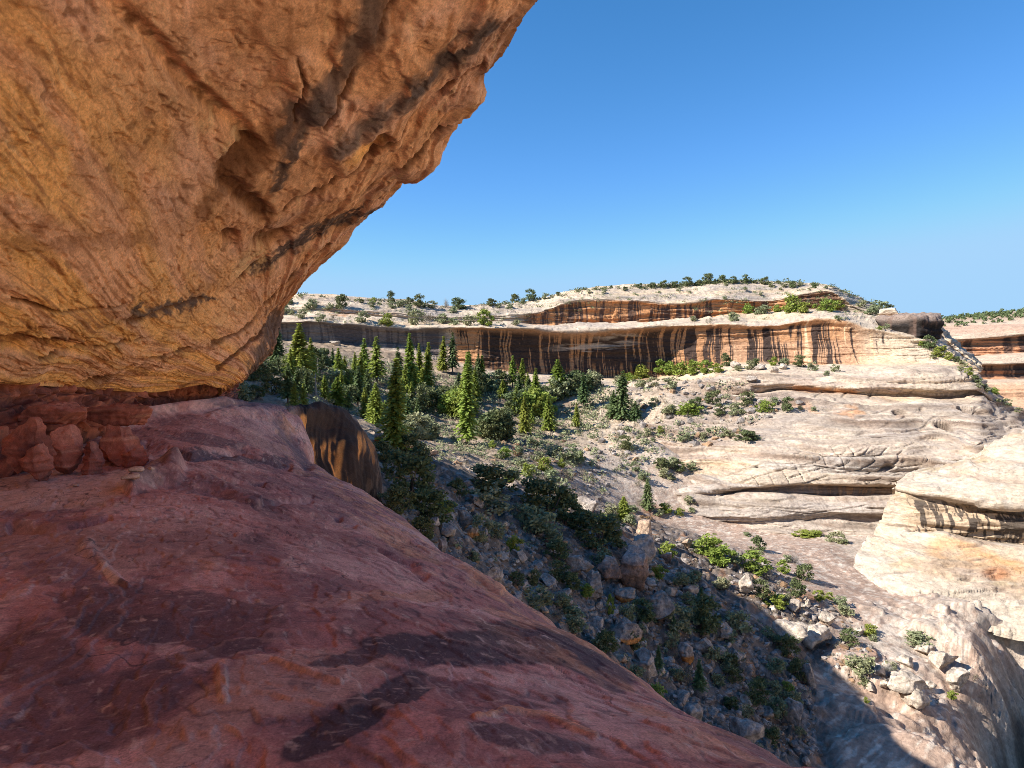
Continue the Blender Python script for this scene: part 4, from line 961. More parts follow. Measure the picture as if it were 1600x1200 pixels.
sk = .7 * perlin(x * .8, y * .3, z * .04, 660) + .8 * perlin(x * 2.2, y * .8, z * .06, 661) + .5 * perlin(x * 5, y * 1.6, z * .1, 678)
c = cmix(c, (0.46, .34, .23), wallm * .9 * sstep(1400, 1430, U)); c = cmix(c, (0.06, .048, .042), wallm * .9 * sstep(.0, .2, sk + .25 * sstep(1540, 1590, U) + .2 * sstep(5.6, 6.3, S)) * sstep(1405, 1430, U)); c = cmix(c, (0.40, .30, .22), wallm * .5 * sstep(1400, 1380, U))
c = cmix(c, (0.55, .30, .13), .75 * sstep(6.9, 7.2, S) * sstep(8.3, 7.9, S) * sstep(1430, 1470, U) * sstep(-.3, .3, fbm(x * .2, y * .2, z * .4, 3, seed=662)))
c = cmix(c, (0.50, .42, .335), .7 * sstep(8.4, 8.9, S)); c = cmix(c, (0.40, .18, .09), .8 * blob(U, V, 1555, 897, 20, 8)); c = cmix(c, (0.2, .15, .12), .5 * dl)
o = sheet('rock_dome', G, M_FAR, c)
tag(o, 'pale rounded dome of rock with black drip streaks under its brow', 'rock dome', 'structure')
dome_o = o

# ------------------------------------------------------------------ unseen canyon floor and wall at the right, added to bounce warm sunlight into the alcove
yy = np.linspace(-260, 150, 150)[:, None]; tt = np.linspace(0, 1, 130)[None, :]
x0 = np.maximum(14 + 0 * yy, .96 * yy + 4); X = x0 + (330 - x0) * tt ** 1.5; Yc = yy + 0 * X
xw = 72 + .5 * np.maximum(Yc, 0) + 8 * fbm(Yc * .02, 0 * X, 0 * X, 3, seed=691)
hgt = sstep(0, 1, (X - xw) / 34)
Z = -30 + 4 * fbm(X * .03, Yc * .03, 0 * X, 3, seed=692) + 50 * (hgt + .09 * np.sin(hgt * 6.28 * 3)) + np.maximum(X - xw - 34, 0) * .05
G = np.stack([X, Yc, Z + 1.2 * fbm(X * .1, Yc * .1, Z * .2, 4, seed=693)], -1)
c = np.zeros(G.shape) + np.array((0.56, .43, .30)); c = cmix(c, (.44, .27, .15), .7 * sstep(0, .3, fbm(X * .04, Yc * .04, Z * .15, 4, seed=694))); c = cmix(c, (.2, .14, .11), .6 * sstep(.15, .4, fbm(X * .2, Yc * .2, Z * .05, 3, seed=695)))
o = sheet('bounce_terrain', G, M_FAR, c)
tag(o, 'unseen canyon floor and wall added to bounce sunlight into the alcove', 'canyon', 'structure')
# ================================================================== PLACING THINGS ON THE ROCK
def tree_of(names, k=2):
    vs, fs, off = [], [], 0
    for n in names:
        g = GRIDS[n][::k, ::k]
        f = grid_faces(*g.shape[:2]) + off
        vs.append(g.reshape(-1, 3)); fs.append(f); off += g.shape[0] * g.shape[1]
    return BVHTree.FromPolygons(np.concatenate(vs).tolist(), np.concatenate(fs).tolist())
LAND = tree_of(['canyon_wall', 'canyon_floor', 'rock_dome'], 2)
MESA = tree_of(['mesa'], 2)
LEDGE = tree_of(['rock_ledge'], 3)
def pick(u, v, tree=None, tries=14):
    for i in range(tries):
        p = Vector(P(u, v + i, 100.0)).normalized()
        h = (tree or LAND).ray_cast(Vector((0, 0, 0)), p)
        if h[0] is not None: return h[0], h[1]
    return None, None

ORD = 'first second third fourth fifth sixth seventh eighth ninth tenth eleventh twelfth thirteenth fourteenth fifteenth sixteenth seventeenth eighteenth nineteenth'.split()
def ordinal(i):
    if i < 19: return ORD[i]
    tens = {2: 'twent', 3: 'thirt', 4: 'fort', 5: 'fift', 6: 'sixt', 7: 'sevent', 8: 'eight', 9: 'ninet'}[(i + 1) // 10]
    return tens + 'ieth' if (i + 1) % 10 == 0 else tens + 'y-' + ORD[(i + 1) % 10 - 1]
PENDING = []      # (object, what, place, u, explicit label or None)
def name_it(o, what, place, u, cat, group, label=None):
    o['category'] = cat; o['group'] = group
    PENDING.append((o, what, place, u, label))
def write_labels():
    sets = {}
    for o, what, place, u, label in PENDING:
        if label: o['label'] = label
        else: sets.setdefault((what, place), []).append((u, o))
    for (what, place), l in sets.items():
        l.sort(key=lambda t: t[0])
        for i, (u, o) in enumerate(l):
            if len(l) == 1: o['label'] = f'lone {what} {place}'
            elif i == 0: o['label'] = f'leftmost {what} {place}'
            elif i == len(l) - 1: o['label'] = f'rightmost {what} {place}'
            else: o['label'] = f'{ordinal(i)} {what} from the left {place}'

# ------------------------------------------------------------------ plants
class MB:
    def __init__(s): s.v = []; s.f = []
    def quad(s, c, a, b):
        i = len(s.v); s.v += [c - a - b, c + a - b, c + a + b, c - a + b]; s.f.append((i, i + 1, i + 2, i + 3))
    def tube(s, pts, radii, n=6):
        base = len(s.v)
        for k, (p, r) in enumerate(zip(pts, radii)):
            d = (np.asarray(pts[min(k + 1, len(pts) - 1)]) - np.asarray(pts[max(k - 1, 0)])); d = d / max(np.linalg.norm(d), 1e-6)
            a = np.cross(d, (0, 1, .13)); a /= np.linalg.norm(a); b = np.cross(d, a)
            for j in range(n):
                t = 2 * math.pi * j / n; s.v.append(np.asarray(p) + r * (math.cos(t) * a + math.sin(t) * b))
        for k in range(len(pts) - 1):
            for j in range(n):
                s.f.append((base + k * n + j, base + k * n + (j + 1) % n, base + (k + 1) * n + (j + 1) % n, base + (k + 1) * n + j))
    def mesh(s, name, mat):
        o = link_mesh(name, np.array(s.v), np.array(s.f), mat, None, False, link=False)
        return o.data

def rv(r, s=1.0): return np.array([r.gauss(0, s) for _ in range(3)])
def leaf(mb, r, c, size, up=.3, asp=.55):
    n = rv(r) + np.array([0, 0, up]); n /= np.linalg.norm(n)
    a = np.cross(n, rv(r)); a /= max(np.linalg.norm(a), 1e-6); b = np.cross(n, a)
    mb.quad(c, a * size, b * size * asp)

def fir_meshes(seed, mat, w=.20, droop=.25, ragged=.25, base=.10, dens=1.0):
    """Unit-height conifer: trunk and crown meshes."""
    r = random.Random(seed); cr = MB(); tr = MB()
    lean = np.array([r.uniform(-.015, .015), r.uniform(-.015, .015), 0])
    tr.tube([lean * k * k + np.array([0, 0, k - .03 * (k == 0)]) for k in (0, .15, .4, .7, .97)], [.017, .014, .010, .006, .001], 7)
    z = base
    while z < .985:
        t = (z - base) / (1 - base)
        R = w * ((1 - t) ** .85) * (.55 + .45 * min(1, t * 5 + .35)) + .006
        nb = max(5, int((6 + 8 * (1 - t)) * dens))
        a0 = r.uniform(0, 6.28); gap = r.uniform(0, 6.28)
        for k in range(nb):
            a = a0 + 6.283 * k / nb + r.uniform(-.3, .3)
            L = R * r.uniform(1 - ragged * 1.6, 1 + ragged)
            if r.random() < .10: L *= .45
            if math.cos(a - gap) > .9 and r.random() < .5: continue
            up = .12 * t - droop * (1 - t) * .6
            ns = max(2, int(2 + L / .028))
            for j in range(ns):
                q = (j + r.uniform(.3, 1)) / ns
                c = lean * z * z + np.array([math.cos(a) * L * q, math.sin(a) * L * q, z + L * q * up - L * q * q * .35 + r.uniform(-.004, .004)])
                sz = (.017 + .014 * (1 - q)) * r.uniform(.7, 1.25) * (1.0 if t < .8 else .7)
                ax = np.array([math.cos(a + r.uniform(-.7, .7)), math.sin(a + r.uniform(-.7, .7)), up - .3 * q + r.uniform(-.25, .25)]); ax /= np.linalg.norm(ax)
                bx = np.cross(ax, np.array([r.uniform(-.5, .5), r.uniform(-.5, .5), 1])); bx /= np.linalg.norm(bx)
                cr.quad(c, ax * sz * 1.15, bx * sz * .62)
                if r.random() < .55:
                    bx2 = np.cross(ax, bx); cr.quad(c - np.array([0, 0, sz * .3]), ax * sz * .9, bx2 * sz * .4)
        z += (.021 + .010 * (1 - t)) * r.uniform(.8, 1.25)
    return tr.mesh('trunk', M_BARK), cr.mesh('crown', mat)

def shrub_meshes(seed, mat, flat=.75, clumps=22, leaves=46, lsz=.045, open_=.25, stem=M_BARK, trunk=False):
    """Unit-width bush (height about `flat`): stems and foliage meshes."""
    r = random.Random(seed); cr = MB(); st = MB()
    cs = []
    for k in range(clumps):
        a = r.uniform(0, 6.283); q = math.sqrt(r.random()); h = r.uniform(.10, 1.0)
        rad = .42 * q * math.sqrt(max(.05, 1 - (abs(h - (.42 if not trunk else .46)) / .62) ** 2))
        c = np.array([math.cos(a) * rad * r.uniform(.7, 1.15), math.sin(a) * rad * r.uniform(.7, 1.15), h * flat * r.uniform(.85, 1.0)])
        s = r.uniform(.10, .18) * (1 + .3 * (1 - q))
        cs.append((c, s))
    for c, s in cs:
        for j in range(int(leaves * r.uniform(.5, 1.3))):
            d = rv(r); d /= np.linalg.norm(d)
            leaf(cr, r, c + d * s * np.array([1, 1, .8]) * r.random() ** (.45), lsz * r.uniform(.5, 1.1) * .95, .35)
    n = 4 if trunk else 7
    for k in range(n):
        c, s = cs[k % len(cs)]
        b = np.array([r.uniform(-.03, .03), r.uniform(-.03, .03), -.04])
        m = b * .4 + c * .5 + np.array([r.uniform(-.06, .06), r.uniform(-.06, .06), -.02]) * (1 if not trunk else 1.4)
        w = .010 if not trunk else .022
        st.tube([b, m, c], [w, w * .75, w * .25], 5)
    return st.mesh('stem', stem), cr.mesh('foliage', mat)

def twig_meshes(seed, n=90):
    r = random.Random(seed); mb = MB()
    for k in range(n):
        a = r.uniform(0, 6.283); e = r.uniform(.35, 1.4); L = r.uniform(.3, .58)
        d = np.array([math.cos(a) * math.cos(e), math.sin(a) * math.cos(e), math.sin(e)])
        m = d * L * .55 + rv(r, .03); t = d * L + rv(r, .06)
        mb.tube([np.array([0, 0, -.03]), m, t], [.006, .005, .002], 3)
        for q in range(3):
            s = m + (t - m) * r.random(); mb.tube([s, s + rv(r, .09) + d * .05], [.0035, .0015], 3)
    return mb.mesh('stem', M_SNAG), None

FIR = [fir_meshes(1, M_FIR, .155), fir_meshes(2, M_FIR, .125, .3, .35), fir_meshes(3, M_FIR, .19, .2), fir_meshes(4, M_FIR, .10, .3, .3), fir_meshes(5, M_FIR, .17, .3, .4, .2, .75)]
FIRB = [fir_meshes(6, M_FIRB, .22, .2, .3), fir_meshes(7, M_FIRB, .16, .3, .35, .2, .8), fir_meshes(8, M_FIRB, .27, .1, .35, .06)]
SHR = {'sage': [shrub_meshes(20 + i, M_SAGE, .7 + .1 * (i % 3), 20, 44, .05) for i in range(4)],
       'green': [shrub_meshes(30 + i, M_BRIGHT, .8 + .08 * (i % 3), 24, 50, .05) for i in range(4)],
       'juniper': [shrub_meshes(40 + i, M_JUN, .85 + .08 * (i % 3), 26, 60, .042, trunk=True) for i in range(5)],
       'dry': [shrub_meshes(50 + i, M_DRY, .65, 14, 30, .035, stem=M_SNAG) for i in range(3)],
       'russet': [shrub_meshes(60, M_DEAD, .9, 14, 30, .04, stem=M_SNAG)],
       'twig': [twig_meshes(70), twig_meshes(71)]}

def root(name, loc, scale, rz=0.0):
    e = bpy.data.objects.new(name, None); e.empty_display_size = .3
    col.objects.link(e); e.location = loc; e.rotation_euler = (0, 0, rz); e.scale = scale
    return e
def plant(name, pair, loc, scale, part_names):
    e = root(name, loc, scale, rnd.uniform(0, 6.28))
    for me, pn in zip(pair, part_names):
        if me is None: continue
        c = bpy.data.objects.new(pn, me); c.parent = e; col.objects.link(c)
    return e
def px(p):  # metres per photo pixel at p
    return max(p[1], 1.0) / F

# conifers: (u, top row, foot row, width, kind, label)
firs = [
    (433, 513, 572, 26, 'b', 'blue-green fir right beside the overhang, partly hidden by its edge'),
    (468, 512, 594, 36, 'y', 'broad sunlit yellow-green fir nearest the overhang'),
    (487, 533, 592, 17, 'y', 'narrow fir tucked against the broad yellow-green fir near the overhang'),
    (530, 548, 602, 20, 'y', 'ragged fir with a thin top standing left of the small orange alcove'),
    (520, 546, 578, 9, 'b', 'small dark fir behind the ragged thin-topped fir'),
    (527, 592, 634, 26, 'y', 'bushy bright fir just above the dark buttress top'),
    (555, 552, 582, 10, 'y', 'small pointed fir in front of the orange alcove foot'),
    (571, 562, 584, 9, 'y', 'tiny fir right of the small pointed fir by the orange alcove'),
    (589, 532, 600, 24, 'y', 'tall open-branched fir whose top crosses the dark grey ledge'),
    (507, 588, 624, 15, 'y', 'short bright fir left of the bushy fir above the buttress'),
    (571, 608, 655, 16, 'y', 'slim bright fir leaning on the larger fir left of the tallest one'),
    (588, 602, 664, 26, 'y', 'bright fir immediately left of the tallest fir'),
    (617, 571, 704, 34, 'y', 'tallest fir of all, sunlit and standing over the shaded hollow'),
    (642, 528, 604, 18, 'y', 'tall columnar fir below the grey ledge, left of a close pair'),
    (656, 542, 600, 13, 'y', 'left fir of the close pair beneath the grey ledge'),
    (668, 541, 606, 16, 'y', 'right fir of the close pair beneath the grey ledge'),
    (692, 530, 581, 13, 'y', 'left fir of the two beside the bright corner of the black alcove'),
    (707, 524, 584, 15, 'b', 'darker fir standing in front of the bright corner of the black alcove'),
    (730, 562, 694, 22, 'y', 'very tall thin fir rising from the green thicket below the black alcove'),
    (753, 559, 602, 15, 'y', 'medium fir right of the very tall thin fir'),
    (786, 595, 622, 16, 'y', 'round-headed small pine between the thin fir and the red outcrop'),
    (825, 584, 616, 10, 'y', 'small spire fir on top of the red outcrop'),
    (872, 566, 620, 28, 'y', 'broad dense fir at the foot of the black alcove'),
    (912, 586, 638, 16, 'b', 'blue-green fir right of the broad dense fir'),
    (820, 624, 677, 20, 'y', 'fir standing in front of the hollow of the red outcrop'),
    (857, 622, 672, 20, 'y', 'fir before the right end of the red outcrop'),
    (901, 632, 667, 11, 'y', 'small spire fir on the bare slope right of the red outcrop'),
    (972, 585, 656, 28, 'b', 'thin-crowned pine with open branches on the bench edge'),
    (958, 612, 654, 18, 'b', 'lower dark pine beside the thin-crowned pine'),
    (992, 628, 656, 20, 'b', 'squat dark pine right of the thin-crowned pine'),
    (975, 580, 600, 9, 'y', 'small fir left of the tiny spire under the streaked wall'),
    (995, 574, 592, 8, 'y', 'tiny spire fir under the streaked wall'),
    (1012, 750, 796, 18, 'b', 'upright green juniper in the gully beside the cross-bedded slab'),
    (975, 777, 814, 24, 'y', 'rounded bright young pine at the foot of the gully'),
    (1096, 918, 966, 22, 'b', 'upright dark fir standing in the shade of the talus'),
    (1029, 1008, 1056, 14, 'b', 'spindly dark fir beside a steep shaded block'),
    (1093, 1030, 1084, 18, 'b', 'narrow dark fir low in the shaded talus'),
    (1052, 960, 990, 12, 'b', 'small dark fir beside the split boulder in the talus'),
]
for i in range(42):        # smaller firs filling the stand
    u = 445 + (i * 89) % 440; vb = 585 + (i * 37) % 70 + (u > 600) * 12; h = 28 + (i * 13) % 34
    firs.append((u, vb - h, vb, h * .34, 'yyb'[i % 3], None))
for i, (u, vt, vb, w, k, lab) in enumerate(firs):
    p, n = pick(u, vb)
    if p is None: continue
    h = (vb - vt) * px(p) * 1.1
    kind = (FIR if k == 'y' else FIRB)
    mw = [.31, .25, .38, .20, .34] if k == 'y' else [.44, .32, .54]
    j = min(range(len(kind)), key=lambda q: abs(mw[q] - w / (vb - vt)) + .06 * rnd.random())
    sxy = h * (w / (vb - vt)) / mw[j] * 1.4
    o = plant('fir_tree', kind[j], p - Vector((0, 0, .15)), (sxy, sxy, h * 1.02), ('trunk', 'crown'))
    name_it(o, 'young sunlit fir' if k == 'y' else 'young blue-green fir', 'filling in the stand below the grey ledge', u, 'tree', 'firs and pines in the canyon', lab)
for (u, vt, vb, lab) in ((493, 582, 618, 'bare grey dead snag left of the short bright fir'), (497, 562, 594, 'thin leafless snag right of the broad yellow-green fir'), (962, 600, 628, 'bare thin snag poking above the thin-crowned pine')):
    p, n = pick(u, vb)
    mb = MB(); h = (vb - vt) * px(p); mb.tube([np.array([0, 0, -.2]), np.array([.05 * h * .2, 0, h * .5]), np.array([0, 0, h])], [.16, .12, .03], 6)
    for q in range(9):
        z = h * rnd.uniform(.35, .95); a = rnd.uniform(0, 6.28); mb.tube([np.array([0, 0, z]), np.array([math.cos(a) * .7, math.sin(a) * .7, z + rnd.uniform(-.1, .4)])], [.04, .01], 4)
    o = bpy.data.objects.new('dead_tree', mb.mesh('dead_tree', M_SNAG)); col.objects.link(o); o.location = p
    name_it(o, '', '', u, 'dead tree', 'dead snags', lab)

# bushes by place: kind letter j juniper, s sage, g green, d dry, t bare twigs, r russet; (u, foot row, width[, height])
LOOK = {'j': ('juniper', 'dark green juniper', 'juniper'), 's': ('sage', 'grey-green bush', 'shrub'), 'g': ('green', 'bright green bush', 'bush'), 'd': ('dry', 'straw-coloured dry bush', 'dry_bush'), 't': ('twig', 'leafless grey bush', 'bare_bush'), 'r': ('russet', 'rust-brown dead bush', 'dead_bush')}
places = {
    'on the skyline above the grey ledge': [('j', 453, 474, 18), ('s', 487, 482, 28, 20), ('j', 533, 482, 28, 26), ('s', 515, 484, 14), ('j', 565, 471, 11), ('g', 583, 472, 14), ('j', 611, 471, 18, 20), ('s', 627, 477, 24), ('j', 655, 478, 30, 20), ('j', 640, 474, 20), ('s', 675, 481, 22), ('t', 697, 481, 14, 16), ('j', 716, 484, 24, 20), ('s', 708, 489, 14), ('s', 593, 475, 12)],
    'between the skyline and the grey ledge': [('s', 440, 488, 22), ('s', 470, 497, 16), ('s', 500, 504, 18), ('s', 565, 503, 22), ('g', 606, 509, 20), ('s', 650, 507, 26), ('d', 668, 506, 24), ('s', 690, 505, 18), ('s', 612, 482, 20), ('s', 580, 480, 16), ('s', 640, 484, 12), ('s', 478, 486, 12), ('d', 520, 500, 14), ('s', 455, 492, 12), ('s', 596, 507, 12)],
    'on bare rock beside the orange upper band': [('s', 709, 508, 16), ('s', 733, 508, 20), ('g', 757, 508, 26), ('s', 806, 508, 12), ('s', 796, 483, 12), ('d', 757, 490, 14), ('s', 778, 481, 14)],
    'on the skyline left of the white dome top': [('j', 768, 476, 20), ('s', 790, 470, 12), ('j', 805, 470, 22, 16), ('j', 830, 467, 26, 18), ('s', 852, 466, 18), ('j', 872, 461, 12), ('s', 862, 463, 10), ('s', 818, 469, 14)],
    'dotted over the white dome top': [('s', 921, 456, 12), ('s', 943, 457, 12), ('j', 977, 452, 11), ('s', 1060, 453, 11), ('s', 1135, 446, 12), ('s', 1165, 451, 10), ('s', 1188, 459, 9), ('s', 1100, 470, 12), ('s', 1132, 466, 11), ('j', 955, 449, 8), ('s', 1078, 455, 7), ('s', 1030, 456, 7), ('s', 1206, 447, 16), ('s', 1220, 452, 10), ('s', 1225, 447, 12), ('s', 1280, 455, 9), ('s', 1265, 452, 9)],
    'along the skyline of the white dome': [('j', 1000, 448, 14), ('j', 1020, 447, 14), ('j', 1037, 447, 18), ('j', 1055, 446, 16), ('j', 1075, 445, 24), ('j', 1092, 443, 14), ('j', 1106, 441, 24), ('j', 1128, 440, 20), ('j', 1147, 441, 16), ('j', 1165, 440, 18), ('j', 1195, 443, 20), ('j', 1180, 441, 10), ('j', 1238, 448, 18), ('j', 1272, 448, 14), ('s', 1290, 449, 10), ('s', 1250, 445, 12)],
    'on the shelf under the dark rim hollow': [('s', 1145, 502, 18), ('d', 1110, 505, 12), ('s', 1084, 502, 11), ('g', 1170, 490, 18), ('s', 1195, 490, 18), ('g', 1215, 488, 16), ('g', 1237, 489, 30), ('j', 1235, 477, 16), ('g', 1258, 489, 20), ('g', 1290, 486, 26), ('g', 1307, 484, 20), ('s', 1310, 500, 12), ('s', 1345, 478, 22), ('s', 1372, 488, 26), ('j', 1388, 480, 20), ('s', 1360, 492, 20), ('s', 1184, 491, 14)],
    'in the cleft below the dark flat-topped block': [('s', 1385, 514, 14), ('g', 1402, 512, 22), ('g', 1374, 515, 12), ('j', 1452, 545, 26), ('g', 1440, 540, 16), ('g', 1466, 557, 24), ('g', 1482, 562, 18), ('s', 1458, 560, 14), ('j', 1495, 566, 14), ('s', 1505, 573, 18), ('g', 1514, 586, 18), ('j', 1524, 597, 20), ('s', 1500, 580, 16), ('s', 1530, 600, 14), ('g', 1475, 548, 12)],
    'at the foot of the black streaked wall': [('g', 985, 595, 18), ('g', 1005, 591, 28), ('g', 1030, 582, 26), ('g', 1048, 586, 24), ('g', 1066, 586, 26), ('g', 1084, 586, 24), ('g', 1104, 584, 24), ('g', 1120, 582, 18), ('j', 1134, 572, 18, 22), ('s', 1152, 580, 14), ('s', 1172, 577, 18), ('j', 1180, 574, 14), ('g', 1208, 571, 14), ('s', 1224, 571, 16), ('j', 1249, 573, 20), ('s', 1270, 579, 16), ('s', 1048, 607, 24), ('d', 1030, 610, 14), ('s', 1020, 604, 20), ('s', 968, 600, 18), ('s', 1292, 586, 10), ('s', 1305, 581, 14), ('s', 1000, 606, 18)],
    'on the pale bench below the streaked wall': [('s', 1020, 634, 18), ('s', 1045, 648, 24), ('g', 1073, 648, 38, 24), ('j', 1088, 640, 24), ('j', 1115, 632, 26), ('j', 1124, 649, 18), ('s', 1150, 640, 18), ('j', 1166, 634, 20, 22), ('g', 1196, 644, 24, 24), ('j', 1229, 642, 20, 22), ('s', 1145, 650, 16), ('s', 1250, 640, 9), ('s', 1272, 642, 9), ('s', 1210, 630, 12), ('s', 990, 650, 20), ('s', 1160, 646, 12)],
    'scattered on the pale slope above the cross-bedded slab': [('j', 978, 703, 22), ('d', 966, 690, 8, 16), ('s', 1011, 682, 16), ('g', 1032, 676, 12), ('s', 1068, 690, 22), ('s', 1100, 685, 14), ('j', 1166, 689, 36, 20), ('s', 1140, 682, 18), ('s', 998, 686, 10), ('s', 979, 672, 9), ('j', 1033, 733, 22), ('s', 1048, 732, 24), ('j', 1062, 738, 20), ('s', 1082, 735, 20), ('s', 1040, 747, 22), ('s', 1052, 750, 10), ('s', 991, 736, 18), ('s', 1006, 752, 22), ('d', 998, 760, 14), ('s', 906, 716, 18), ('s', 885, 722, 26), ('s', 1108, 676, 10), ('s', 1128, 683, 10), ('s', 1021, 690, 10)],
    'by the gully mouth under the slab': [('g', 1041, 800, 22), ('s', 1078, 788, 16), ('g', 1062, 805, 14), ('s', 1030, 806, 16), ('s', 1080, 800, 12), ('s', 990, 800, 18), ('s', 955, 806, 24), ('g', 940, 820, 24), ('r', 1010, 812, 22, 12), ('s', 985, 822, 20), ('d', 1000, 790, 14)],
    'in the green thicket below the tall firs': [(('g', 's', 'g', 'j')[i % 4], 600 + (i * 61) % 245 + (i % 3) * 3, 648 + (i * 37) % 74, 24 + (i * 7) % 24) for i in range(90)],
    'on the straw-coloured sunny slope': [(('g', 's', 'd', 's')[i % 4], 770 + (i * 43) % 145, 700 + (i * 29) % 62, 14 + (i * 5) % 16) for i in range(26)] + [('r', 807, 712, 14, 22), ('r', 846, 728, 18, 16)],
    'in the dark hollow under the black alcove': [(('j', 's', 'j')[i % 3], 640 + (i * 53) % 300, 602 + (i * 31) % 48, 22 + (i * 7) % 18) for i in range(38)],
    'in the deep shade beside the overhang': [(('j', 'j', 's')[i % 3], 352 + (i * 47) % 210, 572 + (i * 23) % 60, 24 + (i * 11) % 22) for i in range(28)],
    'beside the tall fir on the shaded edge': [('j', 640, 775, 76, 78), ('j', 672, 815, 70, 60), ('g', 690, 800, 34, 30), ('j', 620, 745, 50, 50), ('j', 655, 735, 44), ('s', 605, 790, 30), ('j', 625, 800, 44), ('j', 660, 840, 40), ('j', 600, 720, 34), ('j', 640, 708, 36)],
    'at the top of the shaded talus': [('j', 770, 772, 74, 52), ('s', 765, 800, 64, 46), ('j', 848, 805, 76, 66), ('j', 880, 815, 60, 56), ('j', 935, 858, 76, 66), ('j', 905, 835, 40), ('t', 800, 805, 40), ('g', 804, 868, 28, 36), ('s', 860, 852, 46), ('s', 838, 838, 60), ('j', 870, 875, 40), ('s', 820, 820, 40), ('j', 715, 775, 30), ('s', 745, 845, 46), ('s', 770, 838, 40), ('j', 952, 845, 30)],
    'among the boulders of the shaded talus': [('s', 834, 952, 62, 40), ('t', 860, 940, 40), ('g', 916, 932, 24), ('j', 890, 922, 36), ('s', 895, 966, 34), ('s', 900, 985, 34), ('g', 954, 962, 12, 34), ('j', 946, 1018, 38, 40), ('j', 985, 1012, 34, 36), ('s', 980, 970, 36), ('j', 988, 912, 30), ('t', 1010, 945, 30), ('g', 1030, 905, 30, 24), ('s', 1055, 985, 46), ('j', 1100, 985, 58), ('s', 1150, 985, 46), ('t', 1130, 990, 30), ('s', 1060, 915, 32), ('s', 1083, 910, 26), ('s', 1048, 1010, 30), ('s', 990, 1060, 30), ('j', 835, 915, 24), ('s', 1125, 920, 28), ('j', 1190, 935, 28), ('s', 1202, 1000, 24), ('t', 930, 970, 20), ('s', 1000, 990, 22)],
    'low in the shaded talus': [('g', 1026, 1098, 32), ('j', 1142, 1108, 22), ('j', 1145, 1065, 30), ('j', 1182, 1100, 34), ('s', 1210, 1120, 42), ('s', 1240, 1100, 32), ('j', 1245, 1058, 28, 34), ('j', 1229, 1022, 40, 34), ('s', 1212, 1050, 30), ('t', 1160, 1050, 34), ('s', 1110, 1030, 30), ('s', 1130, 1040, 26), ('j', 1185, 1075, 24), ('s', 1060, 1060, 26), ('t', 1195, 1060, 26), ('s', 1120, 1070, 24), ('s', 1250, 1150, 18), ('g', 1230, 1080, 20), ('t', 1090, 1090, 26), ('s', 1165, 1120, 26)],
    'half hidden between the shaded boulders': [(('s', 'j', 's', 't', 'd')[i % 5], 740 + (i * 67) % 470, 0, 20 + (i * 7) % 20) for i in range(22)],
    'on the sunny flat beyond the shadow edge': [('g', 1043, 872, 30, 28), ('g', 1104, 862, 44, 36), ('j', 1184, 860, 22, 26), ('g', 1130, 885, 40), ('g', 1177, 894, 46, 32), ('s', 1145, 880, 26), ('g', 1223, 895, 20), ('j', 1258, 906, 28), ('s', 1229, 878, 16), ('t', 1240, 880, 26), ('t', 1200, 900, 30), ('j', 1244, 932, 26, 30), ('g', 1213, 950, 36, 26), ('s', 1228, 940, 18), ('g', 1280, 938, 18), ('g', 1296, 936, 14), ('s', 1323, 960, 24), ('s', 1313, 945, 20), ('j', 1326, 1006, 28), ('g', 1361, 992, 22), ('s', 1364, 1000, 14), ('s', 1187, 870, 12), ('s', 1085, 862, 18)],
    'on the bare pink slickrock': [('s', 1435, 1007, 42, 22), ('s', 1349, 1048, 48, 32), ('t', 1386, 1048, 26), ('s', 1393, 1047, 18), ('d', 1413, 1082, 26), ('s', 1350, 1070, 18), ('g', 1488, 1092, 16), ('g', 1354, 1098, 10), ('d', 1524, 1062, 14)],
    'in the wash at the foot of the canyon wall': [('g', 1256, 838, 34, 10), ('g', 1272, 836, 26, 10), ('s', 1308, 848, 24), ('s', 1296, 846, 14), ('s', 1320, 850, 14), ('s', 1168, 838, 12)],
    'on the shrubby ramp behind the pale dome': [('s', 1540, 612, 24), ('g', 1555, 616, 20), ('s', 1572, 634, 20), ('s', 1530, 606, 14), ('s', 1590, 645, 14), ('s', 1560, 628, 12)],
}
for place, l in places.items():
    for t in l:
        k, u, v, w = t[:4]
        if v == 0:       # between the ledge rim and the shadow edge
            lo, hi = np.interp(u, [740, 860, 1000, 1210], [890, 985, 1080, 1190]), np.interp(u, [740, 1000, 1157, 1262], [765, 870, 955, 1030])
            v = mix(hi + 12, lo - 8, rnd.random())
        h = t[4] if len(t) > 4 else None
        p, n = pick(u, v + (2 if v < 480 else 0))
        if p is None: continue
        key, what, nm = LOOK[k]
        m = px(p); pair = rnd.choice(SHR[key]); sw = w * m * (1.25 if v > 482 else .85) * (.72 if 'cleft' in place or 'ramp' in place else 1)
        base_h = {'juniper': .95, 'sage': .85, 'green': .92, 'dry': .7, 'russet': .95, 'twig': .55}[key]
        sh = (h * m / base_h) if h else sw * rnd.uniform(.72, .95)
        o = plant(nm, pair, p - Vector((0, 0, .04 * sh)), (sw, sw, sh), ('stem', 'foliage'))
        name_it(o, what, place, u, 'bush' if k != 'j' else 'juniper', 'bushes ' + place)

